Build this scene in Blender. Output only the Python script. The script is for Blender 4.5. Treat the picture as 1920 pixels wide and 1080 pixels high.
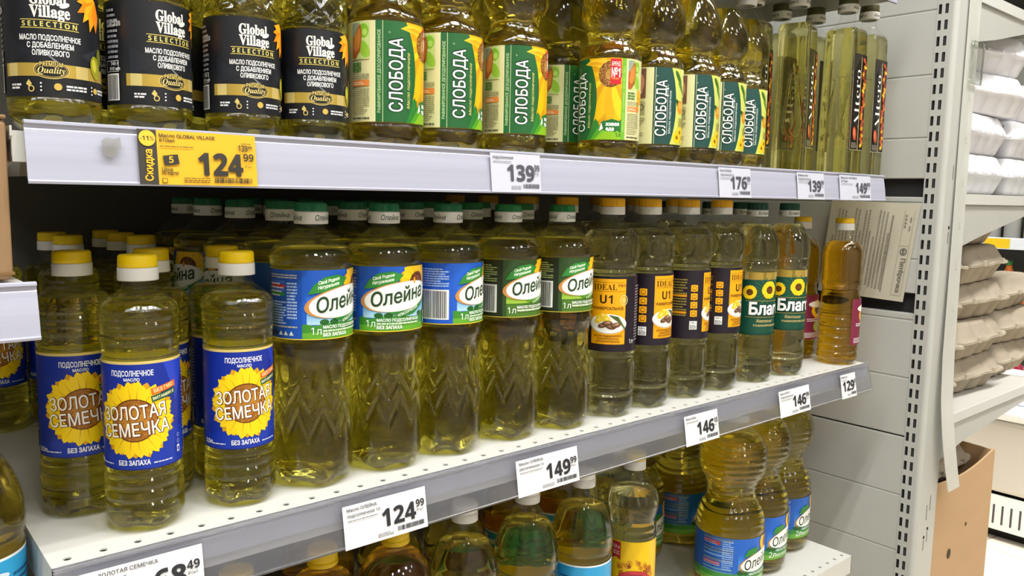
import bpy, bmesh, math, random
import numpy as np
from mathutils import Vector, Matrix
from mathutils.geometry import tessellate_polygon, delaunay_2d_cdt

for o in list(bpy.data.objects):
    bpy.data.objects.remove(o)
random.seed(7)
PI = math.pi
rad = math.radians
scene = bpy.context.scene
COL = scene.collection

# ------------------------------------------------------------------ camera
cam = bpy.data.cameras.new('camera')
cam_ob = bpy.data.objects.new('camera', cam)
COL.objects.link(cam_ob)
cam_ob.location = (-0.1060, -0.61856, 0.26342)
cam_ob.rotation_euler = (rad(83.40479), rad(-1.07385), rad(-40.53947))
cam.sensor_width = 36.0
cam.lens = 1507.52 / 1920 * 36
cam.clip_start = 0.01
scene.camera = cam_ob

# ------------------------------------------------------------------ world, exposure
world = bpy.data.worlds.new('shop_ambient')
scene.world = world
world.use_nodes = True
world.node_tree.nodes['Background'].inputs[0].default_value = (0.95, 0.97, 1.0, 1)
world.node_tree.nodes['Background'].inputs[1].default_value = 0.20
scene.view_settings.view_transform = 'Standard'
scene.view_settings.look = 'None'
scene.view_settings.gamma = 1
scene.view_settings.exposure = -1.05
scene.view_settings.use_curve_mapping = False
cy = scene.cycles
cy.use_denoising = True
cy.max_bounces = 16
cy.diffuse_bounces = 4
cy.glossy_bounces = 6
cy.transmission_bounces = 14
cy.transparent_max_bounces = 40
cy.sample_clamp_indirect = 40.0
cy.caustics_reflective = False

# ------------------------------------------------------------------ ceiling lamps (two rows of long tubes over the aisle, plus lamps added for the far floor)
def area_light(name, loc, sx, sy, power, rot=(0, 0, 0), col=(1.0, 0.992, 0.975)):
    l = bpy.data.lights.new(name, 'AREA')
    l.shape = 'RECTANGLE'; l.size = sx; l.size_y = sy; l.energy = power; l.color = col
    o = bpy.data.objects.new(name, l); COL.objects.link(o)
    o.location = loc; o.rotation_euler = rot
    return o
for x, y, p in [(-1.75, -0.62, 12), (-0.95, -0.62, 14), (-0.25, -0.62, 16), (0.45, -0.62, 16), (1.15, -0.62, 15), (1.85, -0.62, 8)]:
    for dy in (-0.07, 0.07):
        area_light('ceiling_tube_and_fill', (x, y + dy, 1.62), 0.52, 0.05, p)
for x, y, p in [(-1.1, -1.5, 17), (-0.1, -1.5, 17), (0.9, -1.5, 15), (1.9, -1.5, 8), (0.3, -2.3, 14), (1.6, -2.3, 10)]:
    area_light('ceiling_panel', (x, y, 1.62), 0.24, 0.24, p)
for x, y, p in [(3.1, 0.3, 34), (3.3, 1.6, 30), (2.7, -.6, 30), (4.4, 0.9, 30)]:  # added fill lamps with a narrow beam, to brighten the distant floor
    l = area_light('ceiling_tube_and_fill', (x, y, 1.62), 1.15, 0.09, p); l.data.spread = rad(70)

# ------------------------------------------------------------------ materials
def lin(h):
    h = h.lstrip('#')
    c = [int(h[i:i + 2], 16) / 255 for i in (0, 2, 4)]
    return tuple(((v / 12.92) if v <= 0.04045 else ((v + 0.055) / 1.055) ** 2.4) for v in c) + (1.0,)
MATS = {}
def mat(hexcol, rough=0.45, metal=0.0, spec=0.5):
    k = (hexcol, rough, metal, spec)
    if k in MATS: return MATS[k]
    m = bpy.data.materials.new('paint_' + hexcol.lstrip('#'))
    m.use_nodes = True
    b = m.node_tree.nodes['Principled BSDF']
    b.inputs['Base Color'].default_value = lin(hexcol)
    b.inputs['Roughness'].default_value = rough
    b.inputs['Metallic'].default_value = metal
    b.inputs['Specular IOR Level'].default_value = spec
    MATS[k] = m
    return m
def noisy(name, c1, c2, scale=8, rough=0.5, bump=0.0, detail=4, stretch=(1, 1, 1), metal=0.0):
    if name in MATS: return MATS[name]
    m = bpy.data.materials.new(name); m.use_nodes = True
    nt = m.node_tree; b = nt.nodes['Principled BSDF']
    tc = nt.nodes.new('ShaderNodeTexCoord'); mp = nt.nodes.new('ShaderNodeMapping')
    mp.inputs['Scale'].default_value = stretch
    n = nt.nodes.new('ShaderNodeTexNoise'); n.inputs['Scale'].default_value = scale; n.inputs['Detail'].default_value = detail
    r = nt.nodes.new('ShaderNodeMix'); r.data_type = 'RGBA'
    r.inputs[6].default_value = lin(c1); r.inputs[7].default_value = lin(c2)
    nt.links.new(tc.outputs['Object'], mp.inputs['Vector']); nt.links.new(mp.outputs[0], n.inputs['Vector'])
    nt.links.new(n.outputs['Fac'], r.inputs[0]); nt.links.new(r.outputs[2], b.inputs['Base Color'])
    b.inputs['Roughness'].default_value = rough; b.inputs['Metallic'].default_value = metal
    if bump:
        bp = nt.nodes.new('ShaderNodeBump'); bp.inputs['Strength'].default_value = bump; bp.inputs['Distance'].default_value = 0.002
        nt.links.new(n.outputs['Fac'], bp.inputs['Height']); nt.links.new(bp.outputs[0], b.inputs['Normal'])
    MATS[name] = m
    return m
def oil_mat(name, hexcol, through=0.10, ior=1.42):
    m = bpy.data.materials.new(name); m.use_nodes = True
    nt = m.node_tree; nt.nodes.clear()
    out = nt.nodes.new('ShaderNodeOutputMaterial'); mix = nt.nodes.new('ShaderNodeMixShader')
    g = nt.nodes.new('ShaderNodeBsdfPrincipled'); t = nt.nodes.new('ShaderNodeBsdfTransparent')
    c = lin(hexcol)
    g.inputs['Base Color'].default_value = c; g.inputs['Transmission Weight'].default_value = 1.0
    g.inputs['Roughness'].default_value = 0.0; g.inputs['IOR'].default_value = ior
    t.inputs[0].default_value = tuple(math.sqrt(v) for v in c[:3]) + (1,)
    mix.inputs[0].default_value = through
    nt.links.new(g.outputs[0], mix.inputs[1]); nt.links.new(t.outputs[0], mix.inputs[2])
    nt.links.new(mix.outputs[0], out.inputs[0])
    return m
def shell_mat(name, tint=(0.97, 0.98, 0.97, 1), base=0.028, edge=0.30, rough=0.03):
    m = bpy.data.materials.new(name); m.use_nodes = True
    nt = m.node_tree; nt.nodes.clear()
    out = nt.nodes.new('ShaderNodeOutputMaterial'); mix = nt.nodes.new('ShaderNodeMixShader')
    t = nt.nodes.new('ShaderNodeBsdfTransparent'); g = nt.nodes.new('ShaderNodeBsdfGlossy')
    t.inputs[0].default_value = tint; g.inputs['Roughness'].default_value = rough
    lw = nt.nodes.new('ShaderNodeLayerWeight'); lw.inputs[0].default_value = 0.5
    pw = nt.nodes.new('ShaderNodeMath'); pw.operation = 'POWER'; pw.inputs[1].default_value = 3.0
    ma = nt.nodes.new('ShaderNodeMath'); ma.operation = 'MULTIPLY_ADD'; ma.inputs[1].default_value = edge; ma.inputs[2].default_value = base
    nt.links.new(lw.outputs['Facing'], pw.inputs[0]); nt.links.new(pw.outputs[0], ma.inputs[0]); nt.links.new(ma.outputs[0], mix.inputs[0])
    nt.links.new(t.outputs[0], mix.inputs[1]); nt.links.new(g.outputs[0], mix.inputs[2]); nt.links.new(mix.outputs[0], out.inputs[0])
    return m
CLEAR = shell_mat('clear_plastic')
OIL = oil_mat('sunflower_oil', '#fbee5a')
OIL_AMB = oil_mat('amber_oil', '#ffc524', 0.12)
OIL_PALE = oil_mat('pale_oil', '#faf3b4', 0.12)
OIL_GOLD = oil_mat('golden_oil', '#fde64c')
OIL_LIME = oil_mat('light_oil', '#f8f2b0', 0.12)
OIL_SKY = oil_mat('straw_oil', '#fde45c', 0.12)
WHITE_METAL = noisy('white_powder_coat', '#c9c8c1', '#d1d0c9', 30, 0.42)
GREY_METAL = noisy('grey_powder_coat', '#b4b4ae', '#bdbdb7', 12, 0.45)
SHADED_BACK = noisy('shaded_back_panel', '#4b4944', '#55534d', 6, 0.7)  # grey back panel with the bay's shade darkened into its colour
BLACK_GAP = mat('#1a1a1a', 0.9)

# ------------------------------------------------------------------ object helpers
def link(name, me, parent=None):
    o = bpy.data.objects.new(name, me); COL.objects.link(o)
    if parent is not None: o.parent = parent
    return o
def mesh_of(bm, name, mats, smooth=False, recalc=True):
    me = bpy.data.meshes.new(name)
    if recalc: bmesh.ops.recalc_face_normals(bm, faces=bm.faces)
    bm.to_mesh(me); bm.free()
    for m in (mats if isinstance(mats, (list, tuple)) else [mats]): me.materials.append(m)
    if smooth: me.polygons.foreach_set('use_smooth', [True] * len(me.polygons))
    return me
def obj(name, bm, mats, parent=None, smooth=False):
    return link(name, mesh_of(bm, name, mats, smooth), parent)
def tag(o, label=None, cat=None, group=None, kind=None):
    if label: o['label'] = label
    if cat: o['category'] = cat
    if group: o['group'] = group
    if kind: o['kind'] = kind
    return o
def thing(name, loc, label, cat, group=None, rz=0.0):
    o = link(name, None); o.location = loc; o.rotation_euler = (0, 0, rz)
    o.empty_display_size = 0.02
    return tag(o, label, cat, group)
def copy_tree(o, parent=None):
    c = o.copy(); COL.objects.link(c)
    if parent is not None: c.parent = parent
    for ch in list(o.children): copy_tree(ch, c)
    return c
def bx(bm, x0, x1, y0, y1, z0, z1, bev=0.0, mi=0):
    vs = [bm.verts.new((x, y, z)) for x in (x0, x1) for y in (y0, y1) for z in (z0, z1)]
    fs = []
    for q in ((0, 1, 3, 2), (4, 6, 7, 5), (0, 4, 5, 1), (2, 3, 7, 6), (0, 2, 6, 4), (1, 5, 7, 3)):
        f = bm.faces.new([vs[i] for i in q]); f.material_index = mi; fs.append(f)
    if bev:
        es = {e for f in fs for e in f.edges}
        bmesh.ops.bevel(bm, geom=list(es), offset=bev, segments=2, affect='EDGES', profile=0.5)
def box(name, x0, x1, y0, y1, z0, z1, m, parent=None, bev=0.0):
    bm = bmesh.new(); bx(bm, x0, x1, y0, y1, z0, z1, bev)
    return obj(name, bm, m, parent)
def prism(bm, pts, axis, a0, a1, mi=0):
    # closed 2D outline swept along an axis; pts in the other two axes in xyz order
    def P(u, v, w):
        return {'x': (w, u, v), 'y': (u, w, v), 'z': (u, v, w)}[axis]
    A = [bm.verts.new(P(u, v, a0)) for u, v in pts]; B = [bm.verts.new(P(u, v, a1)) for u, v in pts]
    n = len(pts)
    for i in range(n):
        f = bm.faces.new((A[i], A[(i + 1) % n], B[(i + 1) % n], B[i])); f.material_index = mi
    for L in (A, B):
        f = bm.faces.new(L); f.material_index = mi
def crom(pts, sub=3):
    # monotone-ish resampling of (z, r) control points
    out = []
    n = len(pts)
    for i in range(n - 1):
        p1, p2 = pts[i], pts[i + 1]
        p0 = pts[max(i - 1, 0)]; p3 = pts[min(i + 2, n - 1)]
        for k in range(sub):
            t = k / sub
            z = p1[0] + (p2[0] - p1[0]) * t
            def slope(a, b, c):
                s1 = (b[1] - a[1]) / max(b[0] - a[0], 1e-5); s2 = (c[1] - b[1]) / max(c[0] - b[0], 1e-5)
                return 0 if s1 * s2 <= 0 else 2 * s1 * s2 / (s1 + s2)
            dz = p2[0] - p1[0]
            m1 = slope(p0, p1, p2) * dz if i > 0 else (p2[1] - p1[1])
            m2 = slope(p1, p2, p3) * dz if i < n - 2 else (p2[1] - p1[1])
            r = (2 * t**3 - 3 * t**2 + 1) * p1[1] + (t**3 - 2 * t**2 + t) * m1 + (-2 * t**3 + 3 * t**2) * p2[1] + (t**3 - t**2) * m2
            out.append((z, r))
    out.append(pts[-1])
    return out
def dense(prof, step=0.0025):
    out = [prof[0]]
    for a, b in zip(prof, prof[1:]):
        n = max(1, int(math.ceil(abs(b[0] - a[0]) / step)))
        for k in range(1, n + 1):
            t = k / n; out.append((a[0] + (b[0] - a[0]) * t, a[1] + (b[1] - a[1]) * t))
    return out
def lathe(name, prof, mats, nseg=48, mod=None, bottom=0.004, top=False, parent=None, inset=0.0, zlo=0.0, mi=0, petal=0.0, smooth=True):
    bm = bmesh.new(); rings = []
    for (z, r) in prof:
        ring = []
        for i in range(nseg):
            th = 2 * PI * i / nseg
            rr = r; zz = z
            if mod: rr = mod(th, z, r)
            rr = max(rr - inset, 0.0005)
            if petal and z < 0.012:
                zz = z + petal * (math.cos(2.5 * th) ** 2) * (1 - z / 0.012)
            ring.append(bm.verts.new((rr * math.sin(th), -rr * math.cos(th), zz + zlo)))
        rings.append(ring)
    for a, b in zip(rings, rings[1:]):
        for i in range(nseg):
            f = bm.faces.new((a[i], a[(i + 1) % nseg], b[(i + 1) % nseg], b[i])); f.material_index = mi
    if bottom is not None:
        c = bm.verts.new((0, 0, prof[0][0] + bottom + zlo))
        for i in range(nseg): bm.faces.new((c, rings[0][(i + 1) % nseg], rings[0][i])).material_index = mi
    if top:
        c = bm.verts.new((0, 0, prof[-1][0] + zlo))
        for i in range(nseg): bm.faces.new((c, rings[-1][i], rings[-1][(i + 1) % nseg])).material_index = mi
    return obj(name, bm, mats, parent, smooth)

# ------------------------------------------------------------------ printing on labels
class Print:
    """flat artwork in metres, later cut to the label and bent round its bottle"""
    def __init__(s, x0, x1, y0, y1, bg):
        s.b = (x0, x1, y0, y1); s.shapes = []; s.layer = 0
        s.add([(x0, y0), (x1, y0), (x1, y1), (x0, y1)], [(0, 1, 2, 3)], bg)
    def add(s, vs, fs, col, per=0):
        # per: vertices of one face where faces of a set may overlap, so each gets its own sliver of height
        s.shapes.append((vs, fs, col, s.layer, per)); s.layer += 2 if per else 1
    def rect(s, x0, y0, x1, y1, col, rot=0.0):
        p = [(x0, y0), (x1, y0), (x1, y1), (x0, y1)]
        if rot:
            cx, cy_ = (x0 + x1) / 2, (y0 + y1) / 2; c, k = math.cos(rot), math.sin(rot)
            p = [(cx + (x - cx) * c - (y - cy_) * k, cy_ + (x - cx) * k + (y - cy_) * c) for x, y in p]
        s.add(p, [(0, 1, 2, 3)], col)
    def rects(s, L, col):
        vs, fs = [], []
        for x0, y0, x1, y1 in L:
            n = len(vs); vs += [(x0, y0), (x1, y0), (x1, y1), (x0, y1)]; fs.append((n, n + 1, n + 2, n + 3))
        s.add(vs, fs, col, 4)
    def poly(s, pts, col):
        tri = tessellate_polygon([[Vector((x, y, 0)) for x, y in pts]])
        s.add(list(pts), [tuple(t) for t in tri], col)
    def ell(s, cx, cy_, rx, ry, col, n=28, rot=0.0, a0=0, a1=2 * PI):
        c, k = math.cos(rot), math.sin(rot); P = []
        for i in range(n):
            a = a0 + (a1 - a0) * i / n
            x, y = rx * math.cos(a), ry * math.sin(a); P.append((cx + x * c - y * k, cy_ + x * k + y * c))
        s.add(P, [tuple(range(n))], col)
    def ring(s, cx, cy_, rx, ry, w, col, n=30, rot=0.0, a0=0.0, a1=2 * PI):
        c, k = math.cos(rot), math.sin(rot); vs, fs = [], []
        for i in range(n + 1):
            a = a0 + (a1 - a0) * i / n
            for q in (0, w):
                x, y = (rx - q) * math.cos(a), (ry - q) * math.sin(a); vs.append((cx + x * c - y * k, cy_ + x * k + y * c))
        for i in range(n): fs.append((2 * i, 2 * i + 2, 2 * i + 3, 2 * i + 1))
        s.add(vs, fs, col)
    def text(s, t, x, y, h, col, off=0.0, shear=0.0, align='C', width=None, rot=0.0, sp=1.0, outline=None, oc='#000000'):
        """h = cap height; (x, y) = baseline point"""
        for o_, c_ in (([(outline, oc)] if outline else []) + [(0.0, col)]):
            vs, fs, w = text_mesh(t, off + o_, shear, sp)
            _, _, w0 = text_mesh(t, off, shear, sp)
            sc = h / 0.70; sx = sc if width is None else width / max(w0, 1e-6)
            ox = {'C': -w0 / 2, 'L': 0, 'R': -w0}[align]
            c, k = math.cos(rot), math.sin(rot); P = []
            for vx, vy in vs:
                a, b = (vx + ox) * sx, vy * sc; P.append((x + a * c - b * k, y + a * k + b * c))
            s.add(P, fs, c_)
    def lines(s, x0, x1, y0, y1, n, col, seed=1, fill=0.55, vert=False):
        R = random.Random(seed); L = []; dy = (y1 - y0) / n
        for i in range(n):
            y = y0 + i * dy; x = x0
            end = x1 - (R.random() * 0.3 * (x1 - x0) if R.random() < 0.3 else 0)
            while x < end:
                w = min(R.uniform(0.0015, 0.005), end - x)
                L.append((x, y, x + w, y + dy * fill)); x += w + 0.0005
        s.rects(L, col)
    def barcode(s, x0, x1, y0, y1, col='#1c1c1c', bg='#e9e9e6', seed=3, vert=False):
        if bg: s.rect(x0, y0, x1, y1, bg)
        R = random.Random(seed); L = []
        m = 0.06 * (x1 - x0)
        if vert:
            y = y0 + 0.06 * (y1 - y0)
            while y < y1 - 0.06 * (y1 - y0):
                w = R.choice((1, 1, 2, 3)) * (y1 - y0) / 110; L.append((x0 + m, y, x1 - m, y + w)); y += w + R.choice((1, 1, 2)) * (y1 - y0) / 110
        else:
            x = x0 + m
            while x < x1 - m:
                w = R.choice((1, 1, 2, 3)) * (x1 - x0) / 110; L.append((x, y0 + 0.04 * (y1 - y0), x + w, y1 - 0.05 * (y1 - y0))); x += w + R.choice((1, 1, 2)) * (x1 - x0) / 110
        s.rects(L, col)
    def sunflower(s, cx, cy_, R, disc, n=22, pet='#f3c80c', pet2='#c98a06', dc='#8a4a12', dots='#b06a1c', seed=5, ragged=0.10, seeds=('#d99a3a', '#4a220a')):
        rd = random.Random(seed)
        for c_, f, rr, ww in ((pet2, 0.5, 1.0, .50), (pet, 0.25, .97, .40), (pet, 0.75, .97, .40), (pet, 0.0, 1.0, .42)):
            vs, fs, ln = [], [], []
            for i in range(n):
                a = 2 * PI * (i + f) / n + rd.uniform(-.05, .05); L = R * rr * (1 - rd.random() * ragged); w = 2 * PI * R / n * ww
                ux, uy = math.cos(a), math.sin(a); b = len(vs)
                for t, q in ((.25, .35), (.45, .75), (.65, 1.0), (.80, .85), (.93, .40), (1.0, .04), (.93, -.40), (.80, -.85), (.65, -1.0), (.45, -.75), (.25, -.35)):
                    vs.append((cx + ux * L * t - uy * q * w, cy_ + uy * L * t + ux * q * w))
                fs.append(tuple(range(b, b + 11)))
                if c_ == pet: ln.append([(cx + ux * disc * .8 - uy * w * .12, cy_ + uy * disc * .8 + ux * w * .12), (cx + ux * L * .9, cy_ + uy * L * .9), (cx + ux * disc * .8 + uy * w * .12, cy_ + uy * disc * .8 - ux * w * .12)])
            s.add(vs, fs, c_, 11)
            if ln and R > .012: s.add([q for t in ln for q in t], [(3 * k, 3 * k + 1, 3 * k + 2) for k in range(len(ln))], pet2)
        s.ell(cx, cy_, disc, disc, dc)
        s.ell(cx, cy_, disc * .62, disc * .62, dots)
        if disc > 0.004:
            L = []
            for i in range(170):
                a = rd.uniform(0, 2 * PI); q = disc * math.sqrt(rd.random()) * .98; e = disc * 0.024
                L.append((cx + q * math.cos(a) - e, cy_ + q * math.sin(a) - e, cx + q * math.cos(a) + e, cy_ + q * math.sin(a) + e))
            s.rects(L[:90], seeds[0]); s.rects(L[90:], seeds[1])
    def build(s, name, place, parent=None, step=0.003, rough=0.38, gold=('#c9a53a',), lift=0.00006, local=True):
        bm = bmesh.new(); cols = []; lay = bm.verts.layers.float.new('ly')
        x0, x1, y0, y1 = s.b
        back = [([(x0, y0), (x1, y0), (x1, y1), (x0, y1)], [(0, 1, 2, 3)], '#d9d8d0', -2, 0)]
        for vs, fs, col, ly, per in back + s.shapes:
            if col not in cols: cols.append(col)
            mi = cols.index(col)
            V = [bm.verts.new((x, y, 0)) for x, y in vs]
            for i, v in enumerate(V): v[lay] = ly + ((i // per) % 6 * .28 if per else 0.0)
            for f in fs:
                if len(set(f)) < 3: continue
                try: bm.faces.new([V[i] for i in f]).material_index = mi
                except ValueError: pass
        x0, x1, y0, y1 = s.b
        for co, no in (((x0, 0, 0), (-1, 0, 0)), ((x1, 0, 0), (1, 0, 0)), ((0, y0, 0), (0, -1, 0)), ((0, y1, 0), (0, 1, 0))):
            bmesh.ops.bisect_plane(bm, geom=bm.verts[:] + bm.edges[:] + bm.faces[:], plane_co=co, plane_no=no, clear_outer=True, dist=1e-7)
        lift = min(3e-5, max(3.5e-6, .0009 / max(s.layer, 1)))
        if step:
            n = int((x1 - x0) / step)
            for i in range(1, n):
                bmesh.ops.bisect_plane(bm, geom=bm.verts[:] + bm.edges[:] + bm.faces[:], plane_co=(x0 + (x1 - x0) * i / n, 0, 0), plane_no=(1, 0, 0), dist=1e-7)
        for v in bm.verts:
            x, y, z = v.co
            if step and n > 1:
                u = min(max((x - x0) / (x1 - x0) * n, 0), n - 1e-6); k = int(u); u -= k; dx = (x1 - x0) / n
                v.co = Vector(place(x0 + k * dx, y, v[lay] * lift)).lerp(Vector(place(x0 + (k + 1) * dx, y, v[lay] * lift)), u)
            else: v.co = place(x, y, v[lay] * lift)
        for f in bm.faces: f.smooth = True
        me = bpy.data.meshes.new(name)
        bm.to_mesh(me); bm.free()
        for c in cols:
            if c.startswith('G'): me.materials.append(mat(c[1:], 0.28, 0.35))
            else: me.materials.append(mat(c, rough))
        return link(name, me, parent) if local else me
def _map(s, up, lo, dg):
    return ''.join(chr(up + ord(q) - 65) if 'A' <= q <= 'Z' else chr(lo + ord(q) - 97) if 'a' <= q <= 'z' else chr(dg + ord(q) - 48) if '0' <= q <= '9' and dg else q for q in s)
def sans_bold(s): return _map(s, 0x1D5D4, 0x1D5EE, 0x1D7EC)
def serif_bold(s): return _map(s, 0x1D400, 0x1D41A, 0x1D7CE)
def serif_italic(s): return _map(s, 0x1D468, 0x1D482, 0)
TXT = {}
def text_mesh(t, off=0.0, shear=0.0, sp=1.0):
    """letter outlines -> emboldened, winding-filled triangles (cap height 0.70)"""
    t = ''.join(chr(0x1D7E2 + ord(q) - 48) if '0' <= q <= '9' else q for q in t)
    k = (t, round(off, 4), shear, sp)
    if k in TXT: return TXT[k]
    c = bpy.data.curves.new('lettering', 'FONT'); c.body = t; c.size = 1.0; c.shear = shear; c.space_character = sp
    o = bpy.data.objects.new('lettering', c); COL.objects.link(o)
    dg = bpy.context.evaluated_depsgraph_get()
    cu = o.evaluated_get(dg).to_curve(dg)
    loops = []
    for s in cu.splines:
        pts = []; bp = s.bezier_points; n = len(bp)
        for i in range(n):
            a, b = bp[i], bp[(i + 1) % n]
            p0, p1, p2, p3 = a.co.xy, a.handle_right.xy, b.handle_left.xy, b.co.xy
            d = p3 - p0
            if d.length < 1e-5: continue
            bend = abs((p1 - p0).cross(d)) / d.length + abs((p2 - p0).cross(d)) / d.length
            m = 1 if bend < 0.004 else 3 if bend < 0.06 else 4
            for j in range(m):
                u = j / m; v = 1 - u
                q = p0 * v**3 + p1 * (3 * v * v * u) + p2 * (3 * v * u * u) + p3 * u**3
                if not pts or (q - pts[-1]).length > 1e-4: pts.append(q)
        if len(pts) > 2 and (pts[0] - pts[-1]).length < 1e-4: pts.pop()
        if len(pts) > 2: loops.append(pts)
    bpy.data.objects.remove(o); bpy.data.curves.remove(c)
    def area(L): return sum(L[i].cross(L[(i + 1) % len(L)]) for i in range(len(L))) / 2
    ar = [area(L) for L in loops]
    bb = [(min(p.x for p in L), max(p.x for p in L), min(p.y for p in L), max(p.y for p in L)) for L in loops]
    def sign(i):
        q = bb[i]; cx, cy_ = (q[0] + q[1]) / 2, (q[2] + q[3]) / 2
        j = max((j for j in range(len(loops)) if bb[j][0] <= cx <= bb[j][1] and bb[j][2] <= cy_ <= bb[j][3]), key=lambda j: abs(ar[j]), default=i)
        return 1 if ar[j] > 0 else -1
    out = []
    for li, L in enumerate(loops):
        sgn = sign(li)
        if off:
            n = len(L); N = []
            for i in range(n):
                e0 = (L[i] - L[i - 1]).normalized(); e1 = (L[(i + 1) % n] - L[i]).normalized()
                n0 = Vector((e0.y, -e0.x)) * sgn; n1 = Vector((e1.y, -e1.x)) * sgn
                m = n0 + n1
                m = m / max(m.length_squared / 2, 0.5) if m.length > 1e-4 else n0
                N.append(L[i] + m * off)
            L = N
        out.append(L)
    vs, ed = [], []
    for L in out:
        b = len(vs); vs += L; ed += [(b + i, b + (i + 1) % len(L)) for i in range(len(L))]
    P, F = [], []
    if vs:
        r = delaunay_2d_cdt(vs, ed, [], 0, 1e-6)
        P = [(v.x, v.y) for v in r[0]]
        A = np.array([vs[a] for a, b in ed]); B = np.array([vs[b] for a, b in ed])
        for f in r[2]:
            x = sum(P[i][0] for i in f) / len(f); y = sum(P[i][1] for i in f) / len(f)
            up = (A[:, 1] <= y) & (B[:, 1] > y); dn = (A[:, 1] > y) & (B[:, 1] <= y)
            side = (B[:, 0] - A[:, 0]) * (y - A[:, 1]) - (x - A[:, 0]) * (B[:, 1] - A[:, 1])
            if int((up & (side > 0)).sum()) - int((dn & (side < 0)).sum()): F.append(tuple(f))
        used = sorted({i for f in F for i in f}); mp = {u: i for i, u in enumerate(used)}
        P = [P[u] for u in used]; F = [tuple(mp[i] for i in f) for f in F]
    mn = min((p[0] for p in P), default=0); mx = max((p[0] for p in P), default=1)
    TXT[k] = ([(x - mn, y) for x, y in P], F, mx - mn)
    return TXT[k]
def bent(R, z0, eps=0.0003):
    def f(x, y, d):
        th = x / R; r = R + eps + d
        return (r * math.sin(th), -r * math.cos(th), z0 + y)
    return f
def flat_front(yf, z0, eps=0.0003):
    return lambda x, y, d: (x, yf - eps - d, z0 + y)

# ================================================================== bottle kinds
def pick(prof, z0, z1): return [p for p in prof if z0 <= p[0] <= z1]
def oil_profile(prof, level):
    out = [p for p in prof if p[0] < level]
    for a, b in zip(prof, prof[1:]):
        if a[0] < level <= b[0]:
            out.append((level, a[1] + (b[1] - a[1]) * (level - a[0]) / (b[0] - a[0])))
    return out
def make_body(root, prof, level, oil, nseg=48, mod=None, petal=0.003, neck_top=None):
    lathe('bottle_shell', prof, CLEAR, nseg, mod, 0.004, False, root, petal=petal)
    op = oil_profile(prof, level)
    lathe('oil', op, oil, nseg, mod, 0.004, True, root, inset=0.0009, zlo=0.0009, petal=petal)
def make_cap(root, z0, z1, z2, colour, ring='#e8e7e3', r=0.0142, ribs=0, word=None, wc='#2f4a3c', wshear=0.25, top_r=None):
    """white tamper ring z0..z1 and coloured cap z1..z2"""
    def mod(th, z, rr): return rr * (1 + 0.022 * math.cos(ribs * th)) if ribs and z < z2 - 0.0012 else rr
    prof = [(z1, 0.0125), (z1 + 0.0002, r), (z1 + 0.003, r), (z2 - 0.0016, r * 0.985), (z2 - 0.0006, r * 0.955), (z2, r * 0.90)]
    c = lathe('cap', prof, mat(colour, 0.42), 96 if ribs else 40, mod, 0.0, True, root, smooth=not ribs)
    rp = [(z0, 0.0118), (z0 + 0.0002, r * 1.035), (z0 + 0.001, r * 1.04), (z1 - 0.0006, r * 1.03), (z1, r * 1.01), (z1 + 0.0002, 0.0125)]
    lathe('cap_ring', rp, mat(ring, 0.4), 40, None, None, False, c)
    if word:
        h = z1 - z0
        p = Print(-0.045, 0.045, z0 + 0.0008, z1 - 0.0008, ring)
        for k in range(3):
            p.text(word, (k - 1) * 0.0305, z0 + h * 0.30, h * 0.42, wc, 0.012, wshear, width=0.019)
        p.build('cap_lettering', bent(r * 1.04, 0), c, step=0.002)
    return c

# ---------- blue sunflower label half litre
def label_zol():
    H = 0.0835
    p = Print(-0.0875, 0.0875, 0, H, '#0c2a96')
    p.poly([(-.0875, 0), (.0875, 0), (.0875, .02), (.03, .03), (-.03, .012), (-.0875, .03)], '#1034a6')
    p.poly([(.022, H), (.034, .05), (.05, H)], '#2340c0')
    p.rect(-.0875, H - .0022, .0875, H, '#d8c070')
    p.rect(-.0875, 0, .0875, .0008, '#0b1a72')
    p.text('ПОДСОЛНЕЧНОЕ', 0, .0725, .0040, '#f2f2f4', .022, width=.0305)
    p.text('МАСЛО', 0, .0688, .0021, '#e8e8f0', .03)
    p.sunflower(0.001, .0385, .0312, .0165, 18, '#f9d20c', '#d89c08', '#a0641a', '#b87c26', seed=2, seeds=('#c8913a', '#8a5214'))
    p.ring(.001, .0385, .0166, .0166, .0008, '#5e2c0a')
    r = rad(12)
    p.rect(.0130, .0592, .0330, .0642, '#dd6a22', r); p.text('БЕЗ ГМО', .0230, .0605, .0026, '#f6d9a0', .03, rot=r)
    p.rect(.0130, .0537, .0330, .0585, '#14503a', r); p.text('ВИТАМИН Е', .0230, .0550, .0021, '#e9e3b8', .03, rot=r)
    q = rad(4)
    p.text('ЗОЛОТАЯ', .0005, .0395, .0098, '#fbf6ea', .012, width=.0465, rot=q, outline=.032, oc='#5a1c10')
    p.text('СЕМЕЧКА', .0015, .0265, .0098, '#fbf6ea', .012, width=.0500, rot=q, outline=.032, oc='#5a1c10')
    p.text('БЕЗ ЗАПАХА', 0, .0040, .0036, '#f2f2f4', .03, width=.0225)
    p.lines(-.0285, -.0135, .0042, .0062, 1, '#c9cde8', 3); p.lines(.0135, .0285, .0042, .0062, 1, '#c9cde8', 4)
    p.text('0,5л', -.0325, .0045, .0033, '#f2f2f4', .03)
    p.rect(.0335, .008, .0365, .0135, '#e8e8f0'); p.ell(.035, .0105, .0009, .0018, '#10229c')
    p.ring(.035, .0165, .0014, .0018, .0004, '#aab4e4'); p.ring(.035, .0215, .0015, .0015, .0004, '#aab4e4')
    p.lines(.046, .078, .006, .072, 24, '#aab2e0', 9); p.lines(-.078, -.045, .02, .072, 18, '#aab2e0', 11)
    p.barcode(-.075, -.048, .004, .017)
    return p, H
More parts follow.
